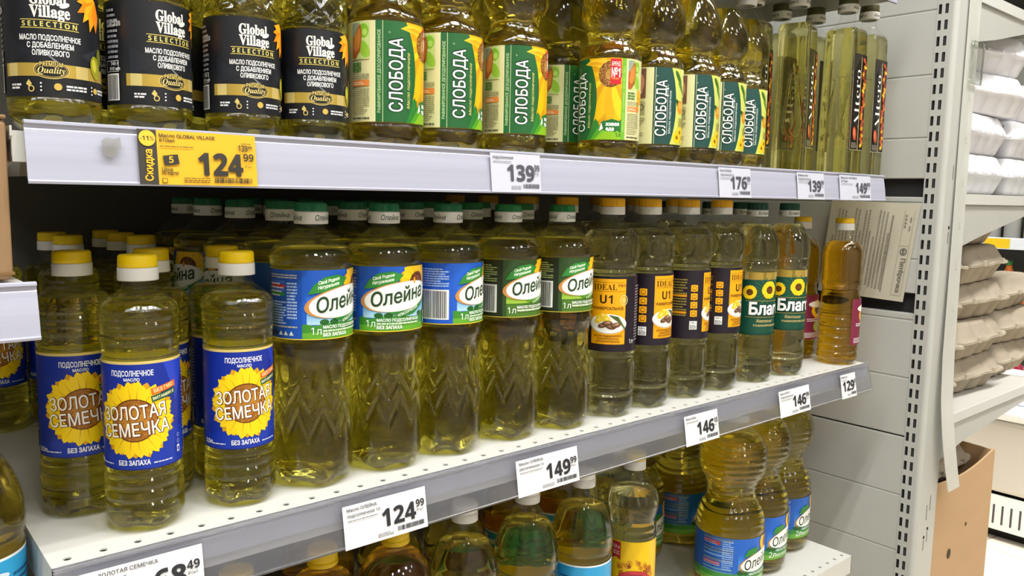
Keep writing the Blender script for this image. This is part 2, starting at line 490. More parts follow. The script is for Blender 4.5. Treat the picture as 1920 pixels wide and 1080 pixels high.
ZOL = crom([(0, .020), (.003, .0262), (.009, .0292), (.0135, .0297), (.0215, .0297), (.0238, .0286), (.026, .0296), (.032, .0297), (.0343, .0286), (.0366, .0296), (.041, .0297), (.0433, .0286), (.046, .0293), (.0490, .0284), (.0508, .0276), (.1345, .0276), (.1362, .0284), (.144, .0286), (.1505, .0296), (.1525, .0286), (.155, .0296), (.1578, .0287), (.1605, .0297), (.1632, .0288), (.166, .0297), (.171, .0294), (.175, .0270), (.181, .0205), (.187, .0127), (.190, .0118), (.196, .0115)])
def zol_mod(th, z, r):
    if .167 < z < .186: return r * (1 - 0.022 * math.sin((z - .167) / .019 * PI) * (1 - abs(math.cos(5 * th))) * 2)
    return r
def proto_zol():
    t = thing('oil_bottle', (0, 0, 0), 'x', 'bottle')
    make_body(t, dense(ZOL, .0013), .1765, OIL, 80, zol_mod)
    p, H = label_zol(); p.build('label', bent(.0277, .0508), t)
    make_cap(t, .1929, .2029, .2126, '#f4cf00')
    return t

# ---------- one litre, oval logo label (two blue layouts, one green)
def label_ole(variant, S=1.0, W=.1135, H=.0603):
    green = variant == 'green'
    p = Print(-W, W, 0, H, '#1c5cc6' if not green else '#2f4d24')
    if not green:
        for i in range(10):
            y = H * (.62 - .04 * i); c = ['#2768cd', '#3274d3', '#3d80d8', '#4a8cdc', '#5899e0', '#68a6e4', '#7ab3e6', '#8cbfe8', '#9ccae8', '#aad2e6'][i]
            p.rect(-.036, y - H * .045, W * .8, y, c)
        p.poly([(-W, 0), (W, 0), (W, .0125), (.05, .0165), (.02, .0125), (-.01, .0150), (-.03, .0120), (-.036, .0135), (-W, .012)], '#3c8a2c')
        p.poly([(-W, 0), (W, 0), (W, .008), (.03, .006), (0, .0085), (-.036, .006), (-W, .007)], '#62a82e')
        for x in (-.021, -.012, .024, .033): p.ell(x, .0150, .0042, .0026, '#1f5c22')
        p.ell(.0155, .052, .006, .0028, '#d8e6f4'); p.ell(-.026, .047, .004, .002, '#a8c8ee')
    else:
        for i in range(8):
            y = H * (.60 - .05 * i); c = ['#3a5c26', '#466b28', '#547b2a', '#648c2c', '#76a02f', '#88b034', '#98bd3c', '#a2c444'][i]
            p.rect(-.034, y - H * .055, W * .8, y, c)
        p.poly([(-.034, 0), (W * .8, 0), (W * .8, .014), (.02, .0155), (-.034, .0145)], '#3f6a20')
        p.lines(-.033, .07, .001, .0135, 6, '#567f2a', 5, .6)
    # left text panel
    px0, px1 = -.0745, -.0440
    if green: p.rect(px0 - .02, 0, px1 + .006, H, '#202a17')
    else: p.rect(px0 - .006, 0, px1 + .004, H, '#1a50ae' if variant == 'text' else '#1c58c4')
    ink = '#9db06a' if green else '#a9c3ec'
    if variant == 'text':
        p.lines(px0, px1, H * .88, H * .95, 2, '#b9b0a8', 2)
        for i, c in enumerate(('#4667c0', '#b8343c', '#4667c0', '#2d8a3c')):
            p.rect(px0, H * (.80 - .058 * i), px0 + .019, H * (.845 - .058 * i), c)
        p.lines(px0, px0 + .019, H * .62, H * .84, 4, '#e0e0ea', 8, .35)
        p.lines(px0 + .021, px1, H * .30, H * .84, 12, ink, 4); p.lines(px0, px0 + .020, H * .22, H * .56, 9, ink, 5)
        p.lines(px0, px1, H * .17, H * .21, 1, '#b8b0a0', 6)
        for i in range(5):
            if i < 2: p.ell(px0 + .003 + i * .0055, .0052, .0021, .0021, '#20304a')
            else: p.poly([(px0 - .0022 + .003 + i * .0055, .0035), (px0 + .0022 + .003 + i * .0055, .0035), (px0 + .003 + i * .0055, .0073)], '#cfe0d0')
    else:
        p.lines(px0, px1, H * .62, H * .93, 8, ink, 7)
        p.barcode(px0, px1, H * .08, H * .57)
    # sunflower, leaf, oval
    p.sunflower(.0195, H * .74, .0225, .0105, 13, '#f6c414', '#dc960c', '#5a2c0c', '#7a4212', seed=4)
    p.poly([(-.035, H * .655), (-.030, H * .79), (-.021, H * .90), (-.008, H * .93), (.0025, H * .87), (-.004, H * .76), (-.018, H * .69)], '#2d8434')
    p.text('Своё Родное', -.0160, H * .825, .0028, '#f0f6e4', .025, .3, width=.020, rot=rad(11))
    p.text('Натуральное', -.0165, H * .755, .0028, '#f0f6e4', .025, .3, width=.020, rot=rad(11))
    oc = (0.0, H * .555)
    p.poly([(-.020, .0225), (-.010, .0165), (.002, .0138), (.014, .0160), (.026, .0225), (.0335, .0300), (.030, .034), (-.010, .026)], '#2b7a30' if not green else '#4d8c20')
    p.ell(oc[0] - .0022, oc[1] - .0008, .0362, .0132, '#c98a4a', 40, rad(9)); p.ell(oc[0] + .0015, oc[1] - .0010, .0358, .0130, '#e9efe0', 40, rad(9))
    p.ell(oc[0], oc[1], .0345, .0121, '#f2f3ef', 40, rad(9))
    p.text('Олейна', .0008, H * .455, .0125, '#243a22', .018, .22, width=.0565, rot=rad(9), outline=.028, oc='#c7d2bf')
    p.text('Олейна', .0008, H * .455, .0125, '#213c24', .010, .22, width=.0565, rot=rad(9))
    p.ell(.0150, H * .775, .0014, .0032, '#e0a020', 14)
    p.text('КЛАССИЧЕСКАЯ' if not green else 'С ОЛИВКОВЫМ', .0085, .0175, .0024, '#f2f6e8', .02, .2, width=.024, rot=rad(18))
    p.text('1л', -.0325, H * .075, .0062, '#f4f6f2', .0, .0, align='L')
    p.text('МАСЛО ПОДСОЛНЕЧНОЕ', -.0225, H * .158, .0026, '#f6f8f4', .03, align='L', width=.0430)
    p.lines(-.0225, .020, H * .112, H * .145, 1, '#cfe0c4', 12, .8)
    if not green:
        p.text('БЕЗ ЗАПАХА', -.0225, H * .045, .0029, '#f6f8f4', .035, align='L', width=.0235)
        p.ell(.0365, H * .17, .0045, .0062, '#dfe9dc'); p.ell(.0365, H * .17, .003, .0042, '#4a9a4a')
    else:
        p.text('С ДОБАВЛЕНИЕМ ОЛИВКОВОГО', -.0225, H * .105, .0021, '#dbe6c8', .01, align='L', width=.0430)
        p.ell(.030, H * .20, .004, .0055, '#3a3018'); p.ell(.035, H * .16, .0035, .005, '#50601c')
    p.rect(-W, 0, W, .0008, '#e6c83a' if not green else '#c0b040')
    return p, H
OLE = crom([(0, .0255), (.004, .0325), (.010, .0355), (.0158, .0365), (.0352, .0371), (.05, .0368), (.0687, .0362), (.085, .0346), (.0972, .0338), (.1067, .0337), (.117, .0348), (.126, .0370), (.1305, .0371), (.1335, .0362), (.1352, .0357), (.1963, .0357), (.198, .0368), (.202, .0371), (.206, .0369), (.2105, .0352), (.217, .0300), (.2235, .0222), (.2290, .0148), (.2315, .0122), (.236, .0118)])
def ole_mod(th, z, r):
    if z < .118:
        tri = abs(((th * 10 / (2 * PI)) % 1) - .5) * 2
        for base, amp, w in ((.046, .030, .0030), (.072, .022, .0026)):
            zp = base + amp * tri * .8
            d = (z - zp) / w
            if abs(d) < 3: r -= .0026 * math.exp(-d * d)
        if .082 < z < .117: r -= .0016 * (1 - abs(math.cos(5 * th))) * math.sin((z - .082) / .035 * PI) * 1.4
        if z < .02: r -= .0009 * (1 + math.cos(5 * th)) * (1 - z / .02)
    return r
def proto_ole(variant):
    t = thing('oil_bottle', (0, 0, 0), 'x', 'bottle')
    make_body(t, dense(OLE, .0013), .2135 if variant != 'green' else .216, OIL, 140, ole_mod, petal=.004)
    p, H = label_ole(variant); p.build('label', bent(.0358, .1355), t)
    make_cap(t, .2342, .2455, .2532, '#0b6a42' if variant != 'green' else '#0b7236', ribs=44, word='Олейна')
    return t

# ---------- tall litre with dark label and yellow panel
def label_ideal():
    H = .0895; W = .101
    p = Print(-W, W, 0, H, '#1b1220')
    p.rect(-.0208, .0085, .0208, .0865, '#f0a808'); p.rect(-.0208, .0085, .0208, .0091, '#8a5a08')
    p.rect(-.0195, .0822, .0195, .0826, '#5a3606'); p.rect(-.0195, .0716, .0195, .0720, '#5a3606')
    p.text(serif_bold('IDEAL'), -.0185, .0735, .0070, '#4a1e08', .0, align='L', width=.028); p.text(serif_bold('PRO'), .0105, .0772, .0034, '#4a1e08', .0, align='L')
    p.text(sans_bold('U1'), -.0030, .0575, .0098, '#2c1710', .0, width=.0150)
    p.text('УНИВЕРСАЛЬНОЕ', -.0005, .0500, .0033, '#4a1e08', .03, width=.0375)
    p.ring(.0185, .0615, .005, .0062, .0007, '#f6dca0'); p.ell(.0185, .0615, .003, .004, '#eec058')
    p.ell(0, .0330, .0228, .0118, '#c8c2b4'); p.ell(0, .0338, .0222, .0112, '#f4f3ee'); p.ell(0, .0335, .018, .0088, '#e4e2da')
    for (x, y, r_) in ((-.010, .0395, .0052), (-.0045, .0415, .0045), (-.0125, .0365, .004), (-.002, .0385, .0045), (-.007, .0428, .004)):
        p.ell(x, y, r_, r_ * .8, '#e8c22a'); p.ell(x + .001, y + .001, r_ * .5, r_ * .4, '#f4dc62')
    for i in range(6): p.poly([(.001 + i * .0018, .0435 - i * .0003), (.003 + i * .0018, .0440 - i * .0004), (.0175 + i * .0008, .0335 - i * .0012), (.0160 + i * .0008, .0325 - i * .0012)], ('#3c4a1c', '#556a24')[i % 2])
    for (x, y, a) in ((-.006, .0315, .3), (.003, .0300, -.2), (-.001, .0340, .1), (.009, .0320, .2)):
        p.ell(x, y, .0062, .0030, '#5a3a28', 16, a); p.ell(x + .0005, y + .0006, .0045, .0018, '#946a50', 14, a); p.ell(x + .0015, y + .0012, .002, .0008, '#c29a7c', 10, a)
    p.ring(0, .0300, .022, .0115, .0005, '#b8780a', 24, 0, PI * 1.1, PI * 1.9)
    for i, s_ in enumerate(('МАСЛО ПОДСОЛНЕЧНОЕ', 'РАФИНИРОВАННОЕ', 'ДЕЗОДОРИРОВАННОЕ')):
        p.text(s_, 0, .0178 - i * .0033, .0022, '#6a3a08', .015, width=(.034, .026, .029)[i])
    for y in (.0665, .0555, .0445, .0335):
        p.ell(-.0345, y + .0, .0048, .0048, '#f0a808', 8); p.rect(-.039, y - .0042, -.030, y + .0042, '#f0a808'); p.ring(-.0345, y, .0030, .0026, .0006, '#6a3a10'); p.rect(-.0370, y - .0028, -.0320, y - .0022, '#6a3a10')
    p.rect(-.0395, .0125, -.0295, .0235, '#e9e9e6'); p.text('100 г', -.0345, .0200, .0022, '#2a2a2a', .02, width=.008); p.lines(-.0388, -.0302, .0135, .0190, 3, '#4a4a4a', 4)
    p.text('1л', .0270, .0095, .0050, '#f2f0ea', .0, align='L')
    p.lines(-.062, -.044, .030, .080, 14, '#8a7a3a', 6); p.rect(-.062, .055, -.044, .058, '#d8900a'); p.rect(-.062, .033, -.044, .036, '#d8900a')
    p.lines(.036, .060, .012, .080, 20, '#7d7380', 7)
    return p, H
IDE = crom([(0, .022), (.005, .0300), (.012, .0322), (.020, .0328), (.0252, .0328), (.0278, .0314), (.0305, .0328), (.060, .0330), (.066, .0328), (.0715, .0314), (.076, .0322), (.0800, .0318), (.1712, .0318), (.1735, .0326), (.1785, .0312), (.183, .0328), (.190, .0340), (.210, .0340), (.2160, .0328), (.2200, .0298), (.2275, .0222), (.2350, .0148), (.2380, .0122), (.244, .0118)])
def ide_mod(th, z, r):
    if .185 < z < .216:
        a = ((th * 6 / (2 * PI)) % 1 - .5) * (2 * PI / 6) * .034
        d = math.hypot(a / .0125, (z - .2000) / .0118)
        r -= .0011 * math.exp(-((d - 1) / .13) ** 2)
        if d < 1: r -= .0003
    elif .031 < z < .068:
        c = abs(math.cos(4 * th)); e = min((z - .031) / .006, (.068 - z) / .008, 1)
        r -= .0012 * e * (1 if c < .25 else 0 if c > .45 else (.45 - c) / .2)
    elif z < .022: r -= .0011 * (1 + math.cos(6 * th)) * (1 - z / .022)
    return r
def proto_ideal():
    t = thing('oil_bottle', (0, 0, 0), 'x', 'bottle')
    make_body(t, dense(IDE, .0013), .2235, OIL_PALE, 144, ide_mod, petal=.003)
    p, H = label_ideal(); p.build('label', bent(.0319, .0811), t)
    make_cap(t, .2422, .2516, .2618, '#e9ad0c', ribs=40)
    return t

# ---------- tall litre with dark green label and gold band
def label_blago():
    H = .0901; W = .0967
    p = Print(-W, W, 0, H, '#0c4a38')
    p.rect(-W, .0795, W, H, 'G#b79a45')
    x = -W; R = random.Random(4)
    while x < W:
        w = R.uniform(.003, .012); p.rect(x, .0795, x + w, H, R.choice(('G#8f7a30', 'G#d8c47c', 'G#b79a45', 'G#e6dba8'))); x += w * 1.6
    p.rect(-W, .0560, W, .0795, '#0e4436')
    L = []
    for i in range(40):
        a = 2 * PI * i / 40; p.poly([(0, .0625), (.030 * math.cos(a), .0625 + .020 * math.sin(a)), (.030 * math.cos(a + .06), .0625 + .020 * math.sin(a + .06))], '#2a6a44') if i % 2 else None
    for x in (-.058, -.029, .029, .058): p.sunflower(x, .0615, .0108, .0046, 11, '#f4cc18', '#d69a0c', '#3a1a08', '#5a2a0c', seed=int(x * 1000) + 70)
    p.sunflower(0, .0650, .0135, .0056, 12, '#f6d01c', '#dca010', '#3a1a08', '#5a2a0c', seed=9)
    for y in (.0490, .0258): p.rect(-.034, y, .034, y + .0007, 'G#c9b060')
    p.text('Благо', 0, .0300, .0165, '#f3f4f0', .035, width=.058, outline=.055, oc='#062a20')
    p.text('Живительное', -.006, .0185, .0044, '#c9b878', .01, .3, width=.026)
    p.text('РАФИНИРОВАННОЕ', 0, .0125, .0030, '#c9b878', .015, width=.044); p.rect(-W, 0, W, .002, '#083828')
    p.lines(-.060, -.042, .006, .048, 12, '#6f9a80', 5); p.lines(.042, .062, .006, .048, 12, '#6f9a80', 6)
    return p, H
BLA = crom([(0, .022), (.0045, .029), (.010, .0318), (.016, .0327), (.0255, .0327), (.028, .0316), (.0305, .0327), (.054, .0326), (.060, .0322), (.066, .0308), (.0695, .0304), (.1610, .0304), (.1655, .0320), (.172, .0333), (.1755, .0320), (.179, .0337), (.190, .0342), (.2000, .0334), (.2100, .0305), (.220, .0250), (.230, .0172), (.2362, .0124), (.244, .0118)])
def bla_mod(th, z, r):
    if .18 < z < .218:
        a = ((th * 6 / (2 * PI)) % 1 - .5) * (2 * PI / 6) * .034
        w = .0065 * min(1, max(.05, (.218 - z) / .03))
        d = math.hypot(a / w, max(0, (.188 - z)) / .006)
        r -= .0016 * math.exp(-(d / .9) ** 4)
    elif .031 < z < .055: r -= .0010 * (1 - abs(math.cos(3.5 * th))) * math.sin((z - .031) / .024 * PI)
    elif z < .024: r -= .0012 * (1 + math.cos(6 * th)) * (1 - z / .024)
    return r
def proto_blago():
    t = thing('oil_bottle', (0, 0, 0), 'x', 'bottle')
    make_body(t, dense(BLA, .0014), .2275, OIL_PALE, 120, bla_mod, petal=.003)
    p, H = label_blago(); p.build('label', bent(.0305, .0704), t)
    make_cap(t, .2392, .2485, .2588, '#0c4634', ring='#dcdedb', ribs=40, word='Благо', wc='#1c1c1c', wshear=0)
    return t

# ---------- amber half litre
def label_amber():
    H = .074; W = .0925
    p = Print(-.033, .033, 0, H, '#7a2440')
    p.sunflower(0, .050, .017, .008, 20, '#f2c010', '#d68c0c', '#3a1a08', '#5a2a0c', seed=12)
    p.ell(0, .0585, .022, .0058, '#f1efe8'); p.ell(0, .0215, .010, .009, '#a8c04a')
    p.lines(-.027, .027, .003, .012, 4, '#e2cfd2', 3); p.lines(-.024, .024, .030, .036, 2, '#e8d8da', 5)
    return p, H
AMB = crom([(0, .024), (.004, .0295), (.010, .0318), (.018, .0318), (.020, .0308), (.022, .0318), (.030, .0318), (.032, .0308), (.034, .0318), (.044, .0318), (.046, .0308), (.048, .0318), (.058, .0318), (.060, .0308), (.062, .0316), (.074, .0314), (.076, .0306), (.078, .0312), (.092, .0310), (.108, .0306), (.1165, .0292), (.121, .0286), (.1255, .0296), (.1315, .0312), (.150, .0320), (.176, .0318), (.186, .0304), (.194, .0264), (.2010, .0200), (.2070, .0140), (.211, .0118), (.218, .0115)])
def proto_amber():
    t = thing('oil_bottle', (0, 0, 0), 'x', 'bottle')
    def md(th, z, r): return r - .0010 * (1 - abs(math.cos(4 * th))) if .132 < z < .19 else r
    make_body(t, dense(AMB), .1985, OIL_AMB, 48, md)
    p, H = label_amber(); p.build('label', bent(.0320, .0340), t)
    make_cap(t, .2169, .2280, .2364, '#eec00a')
    return t

# ---------- black label with gold band
def label_village():
    H = .0744; W = .0943
    p = Print(-W, W, 0, H, '#16181d')
    for pts, c in (([(-.05, .05), (-.038, .044), (-.05, .036)], '#3c4048'), ([(-.012, .036), (.006, .0225), (.004, .0225)], '#7c8088'), ([(.02, .03), (.04, .04), (.04, .018)], '#262a31'), ([(-.03, .02), (-.012, .03), (-.03, .042)], '#1c1f26')): p.poly(pts, c)
    p.text(serif_bold('Global'), -.0005, .0612, .0076, '#efe9da', .022, width=.0225); p.text(serif_bold('Village'), .0005, .0528, .0076, '#efe9da', .022, width=.0245)
    p.ell(.0095, .0615, .0034, .0016, '#efe9da', 14, rad(25))
    p.rect(-.0182, .0505, .0182, .0510, '#cdb95a'); p.rect(-.0182, .0452, .0182, .0457, '#cdb95a')
    p.text(sans_bold('SELECTION'), 0, .0464, .0033, '#d9cb6a', .0, width=.034, sp=1.5)
    for i, (s_, w) in enumerate((('МАСЛО ПОДСОЛНЕЧНОЕ', .0385), ('С ДОБАВЛЕНИЕМ', .0285), ('ОЛИВКОВОГО', .0225))):
        p.text(s_, 0, .0375 - i * .0050, .0034, '#ecebe8', .025, width=w)
    p.rect(-.033, .0135, .060, .0222, 'G#c2a44a'); p.rect(-.030, .0135, -.022, .0222, 'G#e2cf86'); p.rect(.015, .0135, .024, .0222, 'G#dcc67a')
    p.ell(0, .0180, .0108, .0060, '#cdb566', 30); p.ell(0, .0180, .0102, .0054, '#17130f', 30); p.ring(0, .0180, .0096, .0049, .0004, 'G#cdb566', 30)
    p.rect(-.0072, .0198, .0072, .0234, '#17130f')
    p.text(sans_bold('PREMIUM'), 0, .0203, .0028, '#d8c06a', .0, width=.0138); p.text(serif_italic('Quality'), 0, .0158, .0042, '#e0cc80', .0, .0, width=.0165)
    p.lines(-.0275, -.0195, .0050, .0092, 2, '#d8d8d8', 3, .6); p.lines(.0085, .0225, .0050, .0092, 2, '#d8d8d8', 4, .6); p.lines(.0330, .0430, .0050, .0092, 2, '#d8d8d8', 5, .6)
    p.poly([(-.0140, .0113), (-.0160, .0083), (-.0140, .0065), (-.0120, .0083)], '#cdb566'); p.ell(-.0126, .0052, .0020, .0022, '#cdb566'); p.ell(-.0126, .0052, .0013, .0015, '#17130f')
    for x in (-.0065, .0265):
        for y in (.0042, .0066, .0090): p.ell(x, y, .0006, .0006, '#e8e8e8', 10)
    p.ell(.0035, .0070, .0024, .0024, '#c8a84e'); p.ell(.0300, .0068, .0022, .0020, '#c8a84e')
    for i, (a, L) in enumerate(((-2.95, .012), (-2.55, .014), (-2.2, .015), (-1.85, .017), (-1.55, .016), (-3.3, .011))):
        cx, cy_ = .0330, .0690; L *= 1.35; ux, uy = math.cos(a), math.sin(a)
        p.poly([(cx, cy_), (cx + ux * L * .5 - uy * .0040, cy_ + uy * L * .5 + ux * .0040), (cx + ux * L, cy_ + uy * L), (cx + ux * L * .5 + uy * .0040, cy_ + uy * L * .5 - ux * .0040)], ('#f09a12', '#e88408', '#f6ac1c')[i % 3])
    p.ell(.0310, .0230, .0048, .0082, '#93901a', 20, rad(10)); p.ell(.0298, .0245, .0022, .0045, '#c0ba3a', 16, rad(10)); p.ell(.036, .031, .003, .006, '#6f7016', 16)
    p.lines(-.0500, -.0385, .0295, .0700, 11, '#9a9ca0', 7, .5); p.text('12 МЕСЯЦЕВ', -.0430, .0560, .0030, '#c8c8c8', .02, width=.014)
    p.rect(-.0515, .0235, -.0385, .0315, '#d8d8d8'); p.rect(-.0511, .0239, -.0389, .0311, '#16181d'); p.text('745 г', -.0425, .0282, .0022, '#e8e8e8', .02); p.text('810 мл', -.0425, .0246, .0022, '#e8e8e8', .02)
    p.barcode(-.0515, -.0385, .0030, .0222)
    return p, H
GV = crom([(0, .0215), (.006, .0275), (.012, .0302), (.0195, .0308), (.0225, .0300), (.0236, .0295), (.0980, .0295), (.0995, .0302), (.104, .0308), (.150, .0300), (.180, .0262), (.205, .0180), (.215, .0130), (.222, .0122)])
def gv_mod(th, z, r):
    if .102 < z < .19:
        k = 9 / (2 * PI); s = z * 48; b = 0
        for sg in (1, -1):
            d = ((th * k + sg * s) % 1) - .5
            b = max(b, math.exp(-(d / .10) ** 2))
        r -= .0020 * (1 - b) * min(1, (z - .102) / .006)
    elif z < .021: r -= .0007 * (1 + math.cos(8 * th)) * (1 - z / .021)
    return r
def proto_village():
    t = thing('oil_bottle', (0, 0, 0), 'x', 'bottle')
    make_body(t, dense(GV, .0015), .205, OIL, 160, gv_mod, petal=.003)
    p, H = label_village(); p.build('label', bent(.0296, .0236), t)
    make_cap(t, .2215, .231, .241, '#16181d', ring='#c9b25a')
    return t

# ---------- hourglass litre, vertical lettering
def label_slob(dark):
    H = .0885; W = .1117
    cream = '#d3cf9a'; g = '#1f5e2e' if not dark else '#1c4842'
    p = Print(-W, W, 0, H, cream)
    p.rect(-.0525, 0, .036, H, g)
    if dark: p.rect(-.0525, 0, -.0480, H, cream)
    p.rect(-.0530, 0, -.0524, H, '#c9d8a0'); p.rect(-.0462, 0, -.0456, H, '#c9d8a0')
    if not dark:
        p.text('РАФИНИРОВАННОЕ ДЕЗОДОРИРОВАННОЕ', -.0478, H * .5, .0028, '#b9d49a', .01, width=H * .82, rot=PI / 2)
        # golden field behind the curve
        arc = [(-.0225 + .0085 * math.sin(PI * t) if False else -.0245 + .011 * (1 - (2 * t - 1) ** 2), H * t) for t in [i / 16 for i in range(17)]]
        p.poly([(.036, 0)] + [(x - .0009, y) for x, y in arc] + [(.036, H)], '#d8cf3a')
        p.poly([(.036, 0)] + arc + [(.036, H)], '#2c7a2e')
        p.poly([(-.030, H * .93), (-.020, H * .985), (-.006, H * .975), (.004, H * .92), (-.010, H * .90), (-.020, H * .905)], '#f0c026')
        cx, cy_ = .0010, H * .80; R = random.Random(3)
        for q in range(2):
            for i in range(22):
                a = 2 * PI * (i + .5 * q) / 22 + R.uniform(-.04, .04); s_ = math.sin(a)
                L = (.058 if s_ < -.3 else .034) - .004 * q + R.uniform(-.002, .002); ux, uy = math.cos(a), math.sin(a); w = .0062; L = min(L, .0385 / max(-ux, .01))
                P_ = []
                for t, k in ((.22, .35), (.45, .8), (.65, 1.0), (.82, .9), (.94, .5), (1.0, .08)): P_.append((t, k))
                pts = [(cx + ux * L * t - uy * w * k, cy_ + uy * L * t + ux * w * k) for t, k in P_] + [(cx + ux * L * t + uy * w * k, cy_ + uy * L * t - ux * w * k) for t, k in P_[::-1]]
                p.poly(pts, ('#d49a06', '#e6b608', '#dca806', '#efc816')[(i + 2 * q) % 4 if q else i % 2])
        p.poly([(-.0455, 0), (-.0455, H)] + arc[::-1], g)
        p.poly([(-.030, H * .93), (-.020, H * .985), (-.006, H * .975), (.004, H * .92), (-.010, H * .90), (-.020, H * .905)], '#f0c026')
        p.poly([(-.027, H * .932), (-.016, H * .955), (.002, H * .925), (-.012, H * .912)], '#e0a018')
        p.ell(cx, cy_, .0125, .0140, '#94602a', 30); p.ring(cx, cy_, .0127, .0142, .0030, '#7a4414', 30); p.ell(cx, cy_, .0055, .0062, '#b48a3c', 24)
        L1, L2 = [], []
        for i in range(260):
            a = R.uniform(0, 2 * PI); q = .0132 * math.sqrt(R.random()); d = .00036
            (L1 if i % 2 else L2).append((cx + q * math.cos(a) - d, cy_ + q * 1.06 * math.sin(a) - d, cx + q * math.cos(a) + d, cy_ + q * 1.06 * math.sin(a) + d))
        p.rects(L1, '#e0b468'); p.rects(L2, '#5a2e0c')
        for i in range(6): p.poly([(-.020 + i * .006, 0), (-.012 + i * .006, 0), (-.004 + i * .004, H * (.26 - .02 * i))], ('#4e9a22', '#6fb42c', '#3c8a20')[i % 3])
        p.poly([(-.016, 0), (.03, 0), (.03, .006), (-.004, .009)], '#86b81e')
        p.poly([(-.010, .0105), (.016, .009), (.017, .019), (.004, .0225), (-.008, .019)], '#1f6a30')
        p.text('живая', .0045, .0150, .0040, '#f4f8ee', .035, width=.0150); p.text('еда', .0020, .0098, .0040, '#f4f8ee', .035, width=.0090)
        p.poly([(-.010, .0090), (-.0075, .0185), (-.0055, .0120)], '#f4f8ee')
        p.text('1л', .0110, .0030, .0040, '#1d5020', .02)
        p.rect(.0010, H * .68, .0128, H * .992, '#c8242c'); p.text('БРЕНД', .0069, H * .905, .0042, '#fbeee6', .015, width=.0092)
        p.text('№' + sans_bold('1'), .0069, H * .765, .0098, '#fbeee6', .02, width=.0096); p.lines(.0030, .0115, H * .74, H * .765, 1, '#f0a04a', 3)
        p.rect(.0140, 0, .0188, H, '#6fae2e'); p.text('ОБОЖАЮ • НОЖКИ • КАЧЕСТВО', .0176, H * .5, .0022, '#a9d070', .01, width=H * .8, rot=PI / 2)
        p.rect(.0188, 0, .036, H, cream)
        for ox in (.0215, -.0765):
            p.rect(ox, H * .62, ox + .0185, H * .985, '#b9cf7c')
            p.ell(ox + .013, H * .90, .0052, .0062, '#7db22e'); p.ell(ox + .0135, H * .72, .0048, .0082, '#8cbc38', 16, .5); p.ell(ox + .0140, H * .885, .0026, .0030, '#a8d060')
            p.poly([(ox + .0098, H * .97), (ox + .0115, H * .86), (ox + .0095, H * .70), (ox + .004, H * .625), (ox, H * .63), (ox, H * .83), (ox + .004, H * .92)], '#a85a28')
            p.poly([(ox + .0090, H * .93), (ox + .0100, H * .85), (ox + .0085, H * .74), (ox + .004, H * .69), (ox + .001, H * .74), (ox + .003, H * .86)], '#c9803a')
            p.poly([(ox, H * .98), (ox + .009, H * .98), (ox + .003, H * .86), (ox, H * .84)], '#8a9a86')
            p.lines(ox, ox + .0105, H * .50, H * .60, 3, '#4a7a34', 5, .75); p.lines(ox, ox + .0185, H * .43, H * .485, 3, '#8a8660', 6, .5)
            p.rect(ox, H * .355, ox + .0185, H * .415, '#d9803a'); p.lines(ox + .001, ox + .014, H * .37, H * .405, 2, '#f2d8b8', 7, .5)
            p.lines(ox, ox + .0185, H * .07, H * .34, 13, '#8a8660', 8, .5); p.lines(ox, ox + .0185, H * .025, H * .05, 1, '#4a4a38', 9, .7)
    else:
        arc = [(-.0260 + .0085 * (1 - (2 * t - 1) ** 2), H * t) for t in [i / 16 for i in range(17)]]
        p.poly([(.036, 0)] + arc + [(.036, H)], '#c9cf62')
        p.poly([(-.010, H), (.036, H), (.036, H * .66), (.0, H * .74)], '#dfe09a')
        for i, (x, y, a, L) in enumerate(((-.014, .078, -.9, .016), (-.006, .066, -.7, .018), (-.012, .046, -.9, .014), (.006, .075, -.8, .018), (.012, .06, -.6, .016), (.004, .050, -1.0, .014))):
            p.ell(x, y, L * .62, .0032, ('#3f6a2a', '#5c8636', '#2c5226')[i % 3], 16, a)
        p.ell(-.0085, .0440, .0065, .0080, '#d98a1c'); p.ell(-.009, .0455, .003, .004, '#eeb04a'); p.ell(.006, .036, .008, .009, '#7d8a2a'); p.ell(.016, .030, .007, .008, '#4c4420')
        for i in range(7): p.sunflower(-.014 + i * .0065, .0085 + .006 * (i % 2), .0078, .0026, 12, '#f2c81c', '#dca410', '#7a4a10', '#9a6a1c', seed=i)
        for i in range(7): p.rect(-.012, .022 + i * .0014, .02, .0226 + i * .0014, '#8a7a4a')
        p.rect(.0188, 0, .036, H, cream); ox = -.0790
        p.rect(ox, H * .60, ox + .022, H * .985, '#6a4636'); p.ell(ox + .008, H * .90, .006, .006, '#c98a6a'); p.ell(ox + .009, H * .72, .009, .010, '#d6b09a'); p.ell(ox + .0155, H * .80, .0045, .010, '#b07a5c')
        p.lines(ox, ox + .022, H * .22, H * .57, 13, '#8a8660', 8, .5); p.ring(ox + .0165, H * .48, .004, .0035, .0008, '#4a3a2a'); p.barcode(ox, ox + .0095, H * .03, H * .19); p.text('ЕАС', ox + .015, H * .1, .004, '#3a3a30', .0)
    x = -.0290 if not dark else -.0335
    p.text('СЛОБОДА', x + .0008, H * .47, .0118, '#eef2ea', .010, width=H * .73, rot=PI / 2, outline=.045, oc='#0c3020')
    p.ring(x - .0110, H * .885, .0008, .0008, .0002, '#d0e0c8', 12)
    p.text('Масло подсолнечное', x + (.0082 if not dark else .0072), H * .42, .0030, '#e3d97c' if not dark else '#dfe8dc', .0, .3 if not dark else 0, width=H * .56, rot=PI / 2)
    if dark: p.rect(x + .0022, H * .12, x + .0026, H * .78, '#dfe8dc')
    p.text('К', -.092, H * .40, .005, '#b0442c', .01); p.ring(-.0920, H * .43, .006, .006, .0006, '#b0442c', 6)
    return p, H
